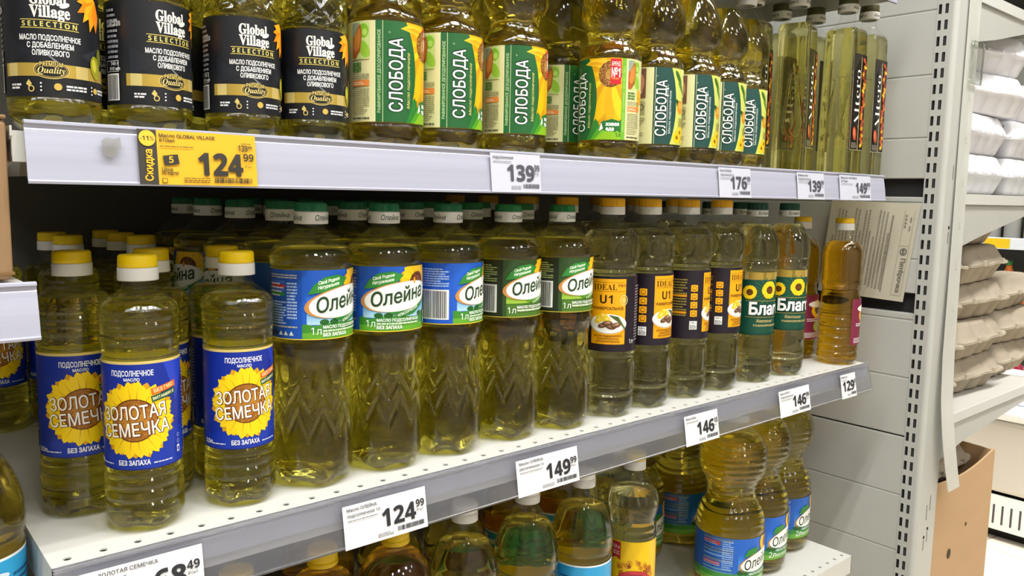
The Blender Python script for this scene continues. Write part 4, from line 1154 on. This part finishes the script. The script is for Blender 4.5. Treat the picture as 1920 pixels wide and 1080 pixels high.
price_tag(.3800, .4440, 'white price tag 139.99 in middle of the white upper rail', TOPR, '139', '99', [('подсолнечное', .4)], z=.0012, bg='#c2c3d0', ink='#4a4a54')
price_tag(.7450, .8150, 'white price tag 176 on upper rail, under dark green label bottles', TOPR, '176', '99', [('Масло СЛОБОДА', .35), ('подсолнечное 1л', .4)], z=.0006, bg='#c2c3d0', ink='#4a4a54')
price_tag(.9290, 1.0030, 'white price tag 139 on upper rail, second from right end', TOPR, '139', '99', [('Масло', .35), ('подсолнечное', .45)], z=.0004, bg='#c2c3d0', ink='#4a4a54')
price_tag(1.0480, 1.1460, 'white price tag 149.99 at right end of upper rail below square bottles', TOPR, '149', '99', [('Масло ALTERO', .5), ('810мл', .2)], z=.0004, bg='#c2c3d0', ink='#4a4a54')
price_tag(.0085, .0995, 'big price tag ending 8.49 at bottom left on middle rail', MIDR, '68', '49', [('Масло ЗОЛОТАЯ СЕМЕЧКА', .60)], z=.0005)
price_tag(.2190, .3045, 'white price tag 124.99 on smoky rail below blue oval logo bottles', MIDR, '124', '99', [('Масло ОЛЕЙНА', .35), ('подсолнечное 1л', .38)], z=-.0008)
price_tag(.4160, .5040, 'white price tag 149.99 on smoky rail below green oval logo bottles', MIDR, '149', '99', [('Масло ОЛЕЙНА', .38), ('растительное 1л', .38)], z=-.0008)
price_tag(.6920, .7610, 'white price tag 146 on smoky rail, nearer of two reading 146', MIDR, '146', '10', [('Масло IDEAL', .3)], z=-.0008)
price_tag(.9070, .9890, 'white price tag 146.99 on smoky rail below dark green label bottles', MIDR, '146', '99', [('Масло БЛАГО', .3), ('подсолнечное', .4)], z=-.0008)
price_tag(1.0830, 1.1300, 'small price tag 129 at right end of smoky rail', MIDR, '129', '90', [('Масло', .4)], z=-.0005)
pl = rail_place(.0405, TOPR[0], TOPR[1], .0)
bm = bmesh.new(); V_ = [bm.verts.new(pl(x, y, .0003)) for x, y in ((.001, .0205), (.0005, .030), (.004, .0325), (.0085, .0315), (.0125, .033), (.0128, .026), (.0095, .0225), (.0075, .0185), (.005, .0190))]
f_ = bm.faces.new(V_); e_ = bmesh.ops.extrude_face_region(bm, geom=[f_])
for v in [g for g in e_['geom'] if isinstance(g, bmesh.types.BMVert)]: v.co.y -= .0004
tag(obj('sticker', bm, STRIP), 'small torn clear sticker left of the yellow price card on white rail', 'sticker')
# paper sheet on the side wall
W, H = .160, .172
p = Print(-W, 0, 0, H, '#c4beaa')
R = random.Random(3)
for k in range(17):
    x = -.150 + k * .0064
    if k in (5, 11): continue
    p.lines(.012, .158, -x, -x + .0034, 1, '#8f8a7c', k, .5) if False else None
    L = []; y = .014 + R.uniform(0, .01)
    while y < .155 - (R.uniform(0, .05) if k % 4 == 0 else 0):
        h = R.uniform(.002, .007); L.append((x, y, x + .0030, y + h)); y += h + .0012
    p.rects(L, '#98927f')
p.rect(-.0440, .014, -.0412, .150, '#8a8474'); p.rect(-.0800, .010, -.0780, .120, '#8a8474')
for q in ((-.0235, .010, -.0230, .160), (-.0065, .010, -.0060, .160), (-.0235, .010, -.0060, .0105), (-.0235, .098, -.0060, .0985)): p.rect(*q, '#8a8474')
p.text('Пятёрочка', -.0165, .076, .0078, '#6a665c', .015, align='L', rot=-PI / 2, width=.060)
p.ring(-.0145, .088, .0062, .0062, .0018, '#6a665c'); p.text('5', -.0147, .0845, .0065, '#6a665c', .03)
p.lines(-.021, -.018, .13, .155, 4, '#7a766a', 4); p.lines(-.012, -.010, .125, .155, 2, '#7a766a', 6)
ang = rad(7)
def wallp(x, y, d):
    c, k = math.cos(ang), math.sin(ang); yy = x * c + y * k; z = -x * k * -1 * 0 + y * c - x * k * .25
    return (WX - .0045 - d - .004 * (y / H), -.0065 - (x * c + y * k * .95) * 1.0 + 0.0, .0905 + z)
o = p.build('paper_sheet', wallp, None, step=.02, rough=.7)
tag(o, 'printed paper sheet taped to grey side wall behind the amber bottles', 'paper sheet')

# ------------------------------------------------------------------ egg shelves on the right
def egg_shelf(z, x0, x1, label, drop0, drop1):
    t = thing('egg_shelf', (x0, -.06, z), label, 'shelf', 'egg shelf boards')
    bm = bmesh.new(); bx(bm, 0, x1 - x0, 0, 1.05, -.0035, 0, .0012); obj('deck', bm, WHITE_METAL, t)
    bm = bmesh.new(); bx(bm, 0, x1 - x0, -.0012, 0, -.0185, .0, .0005); bx(bm, x1 - x0 - .002, x1 - x0, 0, 1.05, -.03, 0, .0005); obj('edge_flange', bm, mat('#cfcfca', .4), t)
    bm = bmesh.new(); prism(bm, [(.0, -.0195), (x1 - x0 - .005, -.0195), (x1 - x0 - .005, -drop1), (.10, -drop0 * .8), (0, -drop0)], 'y', .003, .006); obj('bracket', bm, GREY_METAL, t)
    return t
egg_shelf(.2800, 1.4030, 1.86, 'light grey egg shelf carrying white foam cartons', .095, .0195)
egg_shelf(-.1170, 1.4030, 1.90, 'light grey egg shelf carrying stacked kraft egg cartons', .080, .032)
egg_shelf(.6220, 1.4030, 1.74, 'uppermost egg shelf with deep grey bracket at top right', .085, .0195)
FOAM = mat('#e3e2e6', .38); KRAFT = noisy('kraft_pulp', '#aea290', '#a09482', 60, .95, .25); KRIM = noisy('kraft_rim', '#b9ae9a', '#aea28e'.replace(' ', ''), 60, .95, .2)
def shell_half(name, L, W, Hh, nb, m, parent, z0, up, taper, scal, rim=.004, flat=.0):
    """egg-carton half: scalloped loops from the rim to a domed crown"""
    bm = bmesh.new(); N = 160; rings = []
    lev = [(0, 1.0, 0), (0.02, .965, .2), (.25, 1 - taper * .32, .8), (.5, 1 - taper * .6, 1), (.75, 1 - taper * .85, 1), (.92, 1 - taper * 1.05, .9), (1.0, 1 - taper * 1.5, .6)]
    for t, s, k in lev:
        ring = []
        for i in range(N):
            a = 2 * PI * i / N; p_ = 7
            c, q = math.cos(a), math.sin(a); r = 1 / (abs(c) ** p_ + abs(q) ** p_) ** (1 / p_)
            x, y = r * c, r * q
            inset = (1 - s)
            X = x * (L / 2 - inset * W * .5); Y = y * (W / 2 - inset * W * .5)
            sx = abs(math.sin(PI * nb * (X / L + .5))); sy = abs(math.sin(PI * 2 * (Y / W + .5)))
            d = scal * k * ((1 - sx) ** 2 if abs(y) > .93 else (1 - sy) ** 2 if abs(x) > .93 else .3)
            if abs(y) > .93: Y -= math.copysign(d, Y)
            else: X -= math.copysign(d, X)
            zz = Hh * t * (1 if up else -1)
            ring.append(bm.verts.new((X, Y, z0 + zz)))
        rings.append(ring)
    for A, B in zip(rings, rings[1:]):
        for i in range(N): bm.faces.new((A[i], A[(i + 1) % N], B[(i + 1) % N], B[i]))
    c = bm.verts.new((0, 0, z0 + Hh * (1.0) * (1 if up else -1)))
    for i in range(N): bm.faces.new((rings[-1][i], rings[-1][(i + 1) % N], c))
    return obj(name, bm, m, parent, True)
def carton(kind, label, group):
    t = thing('egg_carton', (0, 0, 0), label, 'egg carton', group)
    if kind == 'white':
        L, W = .245, .108
        b = shell_half('base', L - .012, W - .012, .038, 5, FOAM, t, .0385, False, .30, .008)
        l = shell_half('lid', L - .008, W - .008, .0345, 4, FOAM, t, .0415, True, .30, .0045)
        rm = FOAM
        zr = .0395
    else:
        L, W = .250, .112
        b = shell_half('base', L - .014, W - .014, .038, 4, KRAFT, t, .0385, False, .36, .010)
        l = shell_half('lid', L - .010, W - .010, .033, 3, KRAFT, t, .0415, True, .34, .006)
        rm = KRIM; zr = .0395
    for nm, dz, dl in (('base_rim', -.0011, 0), ('lid_rim', .0011, -.002)):
        bm = bmesh.new(); N = 120; P = []
        for i in range(N):
            a = 2 * PI * i / N; c, q = math.cos(a), math.sin(a); r = 1 / (abs(c) ** 9 + abs(q) ** 9) ** (1 / 9)
            P.append((r * c * (L + dl) / 2 * (1 + .006 * math.sin(9 * a)), r * q * (W + dl) / 2 * (1 + .012 * math.sin(10 * a)), .0009 * math.sin(8 * a)))
        A = [bm.verts.new((x, y, zr + dz - .0008 + w)) for x, y, w in P]; B = [bm.verts.new((x, y, zr + dz + .0008 + w)) for x, y, w in P]
        bm.faces.new(A[::-1]); bm.faces.new(B)
        for i in range(N): bm.faces.new((A[i], A[(i + 1) % N], B[(i + 1) % N], B[i]))
        obj(nm, bm, rm, b if nm == 'base_rim' else l)
    if kind == 'white':
        for k in range(5):
            bm = bmesh.new(); bx(bm, -.095 + k * .045, -.085 + k * .045, -(W / 2 + .002), -(W / 2 - .003), .0370, .0425, .0008); obj('latch', bm, FOAM, l)
        p = Print(0, .035, 0, .018, '#eceaea'); p.barcode(0, .035, 0, .018, '#55555a', None, 4)
        p.build('barcode', lambda x, y, d: (-L / 2 + .004 + .012 * y / .022, -.018 + (.035 - x), .048 + y), l, step=0)
    else:
        for x in (-.06, .06):
            bm = bmesh.new(); bx(bm, x - .004, x + .004, -W / 2 - .0022, -W / 2 + .003, .0365, .0480, .001); obj('latch', bm, KRIM, l)
    return t
RW = random.Random(11)
kr = carton('kraft', 'x', 'kraft egg cartons'); wh = carton('white', 'x', 'white foam egg cartons')
ORD = ['bottom', 'second', 'third', 'fourth', 'fifth', 'sixth']
used = {'k': 0, 'w': 0}
def put_carton(proto, key, x, y, z, rz, label):
    o = proto if used[key] == 0 else copy_tree(proto)
    used[key] += 1
    o.location = (x, y, z); o.rotation_euler = (0, 0, rad(rz)); o['label'] = label
KX = [('nearest the post', 1.482 - .125, .012), ('right of the post', 1.630, .020), ('farthest to the right', 1.900, .035)]
ZK = -.1165
for j in range(5):
    for i, (nm, x, y) in enumerate(KX):
        if i == 2 and j in (3, 4): continue
        if i == 0 and j == 4: continue
        xx = 1.485 + (.012 if j % 2 else 0) - .005 * j if i == 0 else (1.752 + RW.uniform(-.01, .012) - (.035 if j == 4 else 0) if i == 1 else 2.015)
        if i == 0: xx = 1.4930 + (0, .001, .002, .0, 0)[j]
        put_carton(kr, 'k', xx - .0335 if i == 0 else xx - .106 + (0 if i == 1 else .015), y + (.069 if i == 0 else 0) + (.004, -.004, .006, 0, .008)[j], ZK + j * .0745, (90 if i == 0 else 0) + (3, -4, 2, -3, 4)[(j + i) % 5], 'kraft pulp egg carton, %s layer of the stack %s' % (ORD[j], nm))
for j in range(4):
    for i, x in enumerate((1.575, 1.828)):
        if i == 1 and j == 3: continue
        put_carton(wh, 'w', x + ((0, .01, .035, .045)[j]), .014 + (.0, .004, -.002, .006)[j], .2803 + j * .0765, ((0, 1, -9, -12)[j]) + i * 2, 'white foam egg carton, %s layer of the %s stack on upper egg shelf' % (ORD[j], ('left', 'right')[i]))
# standing cardboard box with cartons under the egg shelves
cb = thing('cardboard_box', (1.56, -.03, FLOOR_Z), 'tall open brown cardboard box on the floor below egg shelves', 'box')
bm = bmesh.new()
h = FLOOR_Z
def pan(pts, th=(0, .004, 0)):
    A = [bm.verts.new((p[0] - 1.56, p[1] + .03, p[2] - h)) for p in pts]; B = [bm.verts.new((p[0] - 1.56 + th[0], p[1] + .03 + th[1], p[2] - h)) for p in pts]
    n = len(pts); bm.faces.new(A[::-1]); bm.faces.new(B)
    for i in range(n): bm.faces.new((A[i], A[(i + 1) % n], B[(i + 1) % n], B[i]))
edge = [(1.415 + .285 * t, -.05, -.247 - .010 * math.sin(PI * t) + .012 * t * t - .002) for t in [k / 10 for k in range(11)]]
pan([(1.415, -.05, h), (1.70, -.05, h)] + edge[::-1]); obj('front_panel', bm, CARD, cb)
bm = bmesh.new(); pan([(1.70, -.05, h), (1.70, .25, h), (1.70, .25, -.222), (1.70, -.05, -.240)], (.004, 0, 0)); obj('side_panel', bm, CARD, cb)
bm = bmesh.new(); pan([(1.415, -.05, h), (1.415, .25, h), (1.415, .25, -.222), (1.415, -.05, -.247)], (-.004, 0, 0)); obj('side_panel', bm, CARD, cb)
bm = bmesh.new(); pan([(1.415, .25, h), (1.70, .25, h), (1.70, .25, -.222), (1.415, .25, -.222)]); obj('rear_panel', bm, CARD, cb)
bm = bmesh.new(); bx(bm, 1.418 - 1.56, 1.698 - 1.56, -.014, .278, .60, .604); obj('box_floor', bm, CARD, cb)
bm = bmesh.new(); bmesh.ops.create_cone(bm, cap_ends=True, segments=18, radius1=.010, radius2=.010, depth=.001, matrix=Matrix.Translation((1.500 - 1.56, -.0206, -.405 - h)) @ Matrix.Scale(.8, 4, (1, 0, 0)) @ Matrix.Rotation(PI / 2, 4, 'X'))
bmesh.ops.create_cone(bm, cap_ends=True, segments=12, radius1=.0035, radius2=.0035, depth=.001, matrix=Matrix.Translation((1.575 - 1.56, -.0206, -.365 - h)) @ Matrix.Rotation(PI / 2, 4, 'X')); obj('hand_hole', bm, mat('#4a3a24', .9), cb)
for k, (x, y, z, rx) in enumerate(((1.572, .035, -.300, 6), (1.568, .160, -.285, -5))):
    put_carton(kr, 'k', x, y, z, 3 * (1 - 2 * k), ('kraft egg carton lying in the open cardboard box, nearer the front', 'kraft egg carton at the back inside the open cardboard box')[k])

# ------------------------------------------------------------------ freezer and chilled case in the distance
fz = thing('chest_freezer', (3.45, .6, FLOOR_Z), 'white chest freezer with slotted base grille behind the egg shelves', 'freezer')
bm = bmesh.new(); bx(bm, 0, .95, -1.6, 2.2, .20, .50, .02); obj('cabinet', bm, mat('#c4bdb3', .35), fz)
bm = bmesh.new(); bx(bm, -.02, .95, -1.6, 2.2, .50, .56, .025); obj('bumper_rail', bm, mat('#e8e8e8', .2), fz)
bm = bmesh.new(); bx(bm, .05, .08, -1.6, 2.2, .56, .66, .008); obj('light_strip', bm, mat('#dcdcf4', .2), fz)
bm = bmesh.new(); bx(bm, .04, .10, -1.6, 2.2, .66, .70, .015); obj('top_rail', bm, mat('#d8d6d0', .3), fz)
bm = bmesh.new(); bx(bm, .005, .015, -1.6, 2.2, .045, .19, .003); obj('grille', bm, mat('#e4e4e0', .4), fz)
for k in range(60):
    y = -.95 + k * .032
    bm = bmesh.new(); bx(bm, .0045, .0055, y, y + .008, .07, .15); obj('grille_slot', bm, mat('#4a4a4a', .8), fz)
bm = bmesh.new(); bx(bm, .06, .9, -1.58, 2.18, .0, .05); obj('base_plinth', bm, mat('#1c1a18', .8), fz)
RP = random.Random(6)
for k in range(7):
    y = .15 + k * .17
    o = thing('frozen_food_bag', (3.66, .42 + k * .13, FLOOR_Z + .60), 'red frozen food bag in the chest freezer, number %s from the near end' % ('one two three four five six seven'.split()[k]), 'food bag', 'bags in the freezer')
    bm = bmesh.new(); bmesh.ops.create_icosphere(bm, subdivisions=3, radius=.08)
    for v in bm.verts: v.co = Vector((v.co.x * 1.0, v.co.y * .75, v.co.z * .75 + .06)) * (1 + .10 * math.sin(v.co.x * 60 + k) * math.cos(v.co.y * 50))
    obj('bag_film', bm, mat(('#b02438', '#8a1630', '#d8b8c4', '#a81c34')[k % 4], .3), o, True)
cs = thing('chilled_display_case', (4.60, .9, FLOOR_Z), 'grey back wall of the chilled case far right behind the egg shelves', 'display case')
bm = bmesh.new(); bx(bm, .462, .50, -1.5, 2.2, 0, 2.3); obj('back_panel', bm, mat('#7e8078', .6), cs)
bm = bmesh.new(); bx(bm, .452, .462, -1.5, 2.2, 0, .45); obj('kick_panel', bm, mat('#d8d6d0', .4), cs)
for z in (.80, 1.18, 1.56):
    sh = thing('case_shelf', (4.60, .9, FLOOR_Z), '%s shelf of the chilled case with white edge strip and yellow tags' % {.80: 'lowest', 1.18: 'middle', 1.56: 'upper'}[z], 'shelf', 'chilled case shelves')
    bm = bmesh.new(); bx(bm, .0, .45, -1.5, 2.2, z - .02, z, .004); s_ = obj('deck', bm, mat('#c8cac8', .4), sh)
    bm = bmesh.new(); bx(bm, -.015, .0, -1.5, 2.2, z - .05, z + .01, .004); obj('edge_strip', bm, mat('#e6ecec', .35), s_)
    for k in range(9):
        bm = bmesh.new(); bx(bm, -.018, -.016, -.55 + k * .22 + (z % .3) * .3, -.43 + k * .22 + (z % .3) * .3, z - .045, z + .005); obj('yellow_tag', bm, mat('#f0c818', .5), s_)
for z in (.80, 1.18, 1.56):
    for k in range(16):
        y = .15 + k * .095
        c = RP.choice(('#d8501c', '#e8e4dc', '#a82418', '#e07a28', '#c8c8c4'))
        o = thing('juice_bottle', (4.72, y, FLOOR_Z + z + .0008), '%s bottle on %s shelf of the chilled case, place %d from right' % ({'#d8501c': 'orange', '#e8e4dc': 'white', '#a82418': 'red', '#e07a28': 'amber orange', '#c8c8c4': 'pale grey'}[c], {.80: 'the lowest', 1.18: 'the middle', 1.56: 'the upper'}[z], k + 1), 'bottle', 'bottles in the chilled case')
        lathe('bottle_body', [(0, .036), (.006, .040), (.16, .040), (.20, .028), (.225, .015), (.24, .015)], mat(c, .35), 16, None, 0.0, True, o)
        lathe('bottle_cap', [(.24, .017), (.262, .017), (.264, .014)], mat(RP.choice(('#d8501c', '#f0f0ee', '#2c6a2c')), .4), 14, None, 0.0, True, o)

# ================================================================== bottles on the shelves
P = {}
BUILD = {'zol': proto_zol, 'ole_text': lambda: proto_ole('text'), 'ole_bar': lambda: proto_ole('bar'), 'ole_green': lambda: proto_ole('green'), 'ide': proto_ideal, 'bla': proto_blago, 'amb': proto_amber, 'gv': proto_village, 'slo': lambda: proto_slob(False), 'slod': lambda: proto_slob(True), 'alt': proto_alt, 'gor': proto_gorn, 'two': proto_two, 'dome': proto_dome,
         'sky': lambda: proto_sky(OIL_SKY, '#e6e4e0', '#e6e4e0')}
def put(kind, x, y, z, phi, label, group=None):
    if kind not in P:
        o = P[kind] = BUILD[kind]()
    else: o = copy_tree(P[kind])
    o.location = (x, y, z + .0003); o.rotation_euler = (0, 0, rad(phi)); o['label'] = label
    if group: o['group'] = group
    return o
G = {'zol': 'half litre bottles with blue sunflower labels', 'ole': 'green capped litre bottles', 'ide': 'litre bottles with yellow panel labels', 'bla': 'litre bottles with dark green labels', 'amb': 'amber oil bottles', 'gv': 'black labelled bottles on the top shelf', 'slo': 'hourglass bottles on the top shelf', 'alt': 'square bottles on the top shelf', 'low': 'large bottles on the bottom shelf'}
# middle shelf: half litre, blue label
for x, y, ph, l in [(.0440, .0970, -6, 'half litre oil bottle with blue sunflower label, leftmost, set slightly back'),
                    (.0765, .0360, -30, 'half litre oil bottle with blue sunflower label, closest to the shelf edge'),
                    (.1550, .0390, -12, 'half litre blue sunflower bottle touching the first green capped litre bottle'),
                    (.1040, .0960, 20, 'blue sunflower bottle half hidden right behind the closest one, bright yellow cap'),
                    (.1680, .1050, 10, 'blue sunflower bottle just behind the one beside the green capped bottle'),
                    (.0900, .3300, 10, 'yellow capped bottle in shadow, directly above leftmost front yellow cap'),
                    (.0876, .3950, 0, 'yellow capped bottle in deep shadow, farthest left at the back'),
                    (.1560, .3050, -8, 'dim yellow capped bottle in shadow, right one of the three at the back'),
                    (.1510, .3650, 5, 'dim yellow capped bottle in shadow, middle of three at the back'),
                    (.1500, .4250, 0, 'dim yellow capped bottle in shadow, left one of three at the back'),
                    (.0280, .3900, -8, 'blue sunflower bottle under the neighbouring shelf rail at left edge')]:
    put('zol', x, y, 0, ph, l, G['zol'])
nth = ['first', 'second', 'third', 'fourth', 'fifth', 'sixth']
OL = [(.2260, .0450, 24, 'ole_text', 'green capped litre bottle with blue oval logo label and nutrition text, first from left'),
      (.3010, .0440, -6, 'ole_text', 'green capped litre bottle whose blue label shows the whole oval logo and sunflower'),
      (.3760, .0440, 37, 'ole_bar', 'green capped litre bottle with blue label turned to show its barcode'),
      (.4570, .0450, 13, 'ole_green', 'green capped litre bottle with green oval logo label, left of the two green labels'),
      (.5330, .0400, 13, 'ole_green', 'green capped litre bottle with green oval logo label, beside the yellow panel bottle')]
for x, y, ph, k, l in OL: put(k, x, y, 0, ph, l, G['ole'])
R = random.Random(21)
rowx = {0: [(.234, .124), (.225, .203), (.222, .287), (.224, .367)], 1: [(.312, .124), (.306, .204), (.302, .285), (.303, .365)], 2: [(.389, .132), (.384, .209), (.379, .289), (.381, .369)], 3: [(.467, .126), (.461, .205), (.460, .287), (.462, .367)], 4: [(.543, .121), (.540, .201), (.538, .283)]}
for c, L in rowx.items():
    for r, (x, y) in enumerate(L):
        put('ole_text' if c < 3 else 'ole_green', x, y, 0, R.choice((0, 90, 180, -90)) + R.uniform(-6, 6) if (c, r) != (0, 1) else -80,
            'green capped litre bottle in shadow, row %s back, behind the %s front green cap' % (('two', 'three', 'four', 'five', 'six')[r], nth[c]), G['ole'])
for i, (x, y, ph) in enumerate([(.6150, .0380, -50), (.6850, .0390, 4), (.7650, .0400, 30), (.8370, .0390, 11)]):
    put('ide', x, y, 0, ph, 'pale oil bottle with dark label, %s' % ('yellow panel and food plate fully facing, first of four', 'yellow panel and plate cut at right, second of four', 'mostly dark label side showing, third of four', 'yellow panel showing half, beside the sunflower labels')[i], G['ide'])
for c, L in enumerate([[(.6155, .117), (.613, .194), (.612, .272), (.611, .350)], [(.692, .117), (.690, .195), (.690, .273)], [(.766, .119), (.766, .198), (.765, .277)], [(.836, .117), (.840, .196), (.842, .275)]]):
    for r, (x, y) in enumerate(L):
        put('ide', x, y, 0, R.choice((0, 90, -90)) + R.uniform(-6, 6), 'yellow capped pale oil bottle in shadow, row %s back, behind the %s yellow panel bottle' % (('two', 'three', 'four', 'five')[r], nth[c]), G['ide'])
for x, y, ph, l in [(.9220, .0370, -12, 'pale oil bottle with dark green sunflower label, left of the two in front'),
                    (1.0010, .0330, -22, 'pale oil bottle with dark green sunflower label, right one, beside the amber oil'),
                    (.9210, .1150, 30, 'dark green capped bottle in shadow behind left dark green label bottle'),
                    (.9960, .1110, -30, 'dark green capped bottle in shadow behind right dark green label bottle'),
                    (.9200, .1930, 80, 'dark green capped bottle in deep shadow, third row back')]:
    put('bla', x, y, 0, ph, l, G['bla'])
put('amb', 1.1510, .0215, 0, 32, 'amber oil bottle with yellow cap at right end of middle shelf', G['amb'])
put('amb', 1.1420, .0900, 0, 10, 'amber oil bottle behind the dark green label, only cap and edge showing', G['amb'])
# top shelf
TZ = .3000
for x, y, ph, l in [(.0260, .0400, -14, 'black labelled bottle with gold band, leftmost on the top shelf'),
                    (.0910, .0400, 16, 'black labelled bottle with gold band, barcode at its left, second from left'),
                    (.1640, .0400, -4, 'black labelled bottle with gold band, third from left, diamond pattern above'),
                    (.2290, .0450, -14, 'black labelled bottle with gold band, right one, beside the green label bottle'),
                    (.1250, .1060, -60, 'black labelled bottle peeking between the second and third black label bottles'),
                    (.0560, .1050, 30, 'black labelled bottle behind the gap of the two leftmost ones'),
                    (.1950, .1080, 50, 'black labelled bottle behind the gap of the two right ones')]:
    put('gv', x, y, TZ, ph, l, G['gv'])
for k, x, y, ph, l in [('slo', .3030, .0450, 40, 'hourglass bottle with light green label, first from left'),
                       ('slo', .3760, .0480, 40, 'hourglass bottle with light green label, second from left'),
                       ('slo', .4640, .0480, 29, 'hourglass bottle with light green label, third from left'),
                       ('slo', .5820, .1020, 52, 'hourglass bottle set back with photo panel label between two front bottles'),
                       ('slo', .5890, .0255, -48, 'hourglass bottle with full sunflower label and red number one badge'),
                       ('slod', .6720, .0300, 29, 'hourglass bottle with dark green label, first after the red badge bottle'),
                       ('slod', .7480, .0310, 32, 'hourglass bottle with dark green label, second of the four'),
                       ('slod', .8240, .0430, 30, 'hourglass bottle with dark green label, third of the four'),
                       ('slod', .9000, .0590, 27, 'hourglass bottle with dark green label, last one before the square bottles'),
                       ('slo', .3400, .1230, 100, 'hourglass bottle in second row behind first and second light green labels'),
                       ('slo', .4250, .1230, 120, 'hourglass bottle in second row behind second and third light green labels'),
                       ('slo', .5030, .1180, 70, 'hourglass bottle in second row behind the third light green label'),
                       ('slod', .6620, .1120, 90, 'hourglass bottle in second row behind the first dark green label'),
                       ('slod', .7380, .1150, 80, 'hourglass bottle in second row behind the second dark green label'),
                       ('slod', .8150, .1250, 80, 'hourglass bottle in second row behind the third dark green label')]:
    put(k, x, y, TZ, ph, l, G['slo'])
for x, y, ph, l in [(1.1290, .0275, 0, 'tall square bottle nearest the shelf edge, black label'),
                    (1.1960 - .0380 + .045, .0300, 0, 'tall square bottle against the wall, rightmost'),
                    (1.0420, .0600, 14, 'tall square bottle left of the nearest one, black label'),
                    (.9850, .1020, 10, 'square bottle in shade behind the last dark green label'),
                    (1.1000, .1250, 5, 'square bottle in shade with small cap between two front square bottles'),
                    (1.1620, .1000, -3, 'square bottle behind nearest square bottle, only neck visible')]:
    put('alt', x, y, TZ, ph, l, G['alt'])
# bottom shelf
LZ = -.332
for k, x, y, ph, l in [('two', .9260, .0585, 5, 'large two litre bottle with blue oval label, nearest of three at right'),
                       ('two', 1.0285, .0795, 10, 'large two litre bottle with blue oval label, middle of three at right'),
                       ('two', 1.1330, .0990, 16, 'large two litre bottle with blue oval label, rightmost on bottom shelf'),
                       ('two', .9000, .2300, 20, 'large two litre bottle in shade behind the yellow label bottles'),
                       ('two', 1.0100, .2200, 20, 'large two litre bottle in deep shade behind the nearest two litre one'),
                                              ('gor', .6830, .0470, -44, 'bottle with bright yellow label and red badge on bottom shelf'),
                       ('gor', .7150, .1150, -100, 'bottle with yellow label half hidden behind the other yellow label'),
                       ('sky', .5870, .0460, 0, 'dome shouldered bottle with sky blue label beside the yellow label bottle'),
                       ('sky', .4980, .0500, -20, 'dome shouldered bottle below price tag 149.99, second from yellow label'),
                       ('sky', .4080, .0520, -35, 'dome shouldered bottle third from the yellow label on bottom shelf'),
                       ('dome', .3180, .0500, 20, 'round shouldered amber bottle under price tag 124.99'),
                       ('dome', .2380, .0520, 10, 'amber bottle with yellow cap at bottom left of bottom shelf'),
                       ('sky', .3650, .1350, 10, 'dome shouldered bottle in second row behind the amber one'),
                       ('sky', .4550, .1330, 12, 'dome shouldered bottle in second row, blue label showing between two front ones'),
                       ('dome', .5450, .1310, 30, 'dome shouldered bottle in second row behind the two nearest the yellow label'),
                       ('dome', .6350, .1420, 60, 'dome shouldered bottle in second row behind the yellow label bottle'),
                       ('dome', .2760, .1360, 10, 'amber bottle in second row behind the two amber front bottles'),
                       ('dome', .1560, .0560, 0, 'amber bottle below the smoky rail at bottom left corner')]:
    put(k, x, y, LZ, ph, l, G['low'])
put('sky', -.0402, .0650, -.1570, 128, 'bottle with sky blue cloud label in bottom left corner beside the middle shelf', G['low'])
bpy.context.view_layer.update()
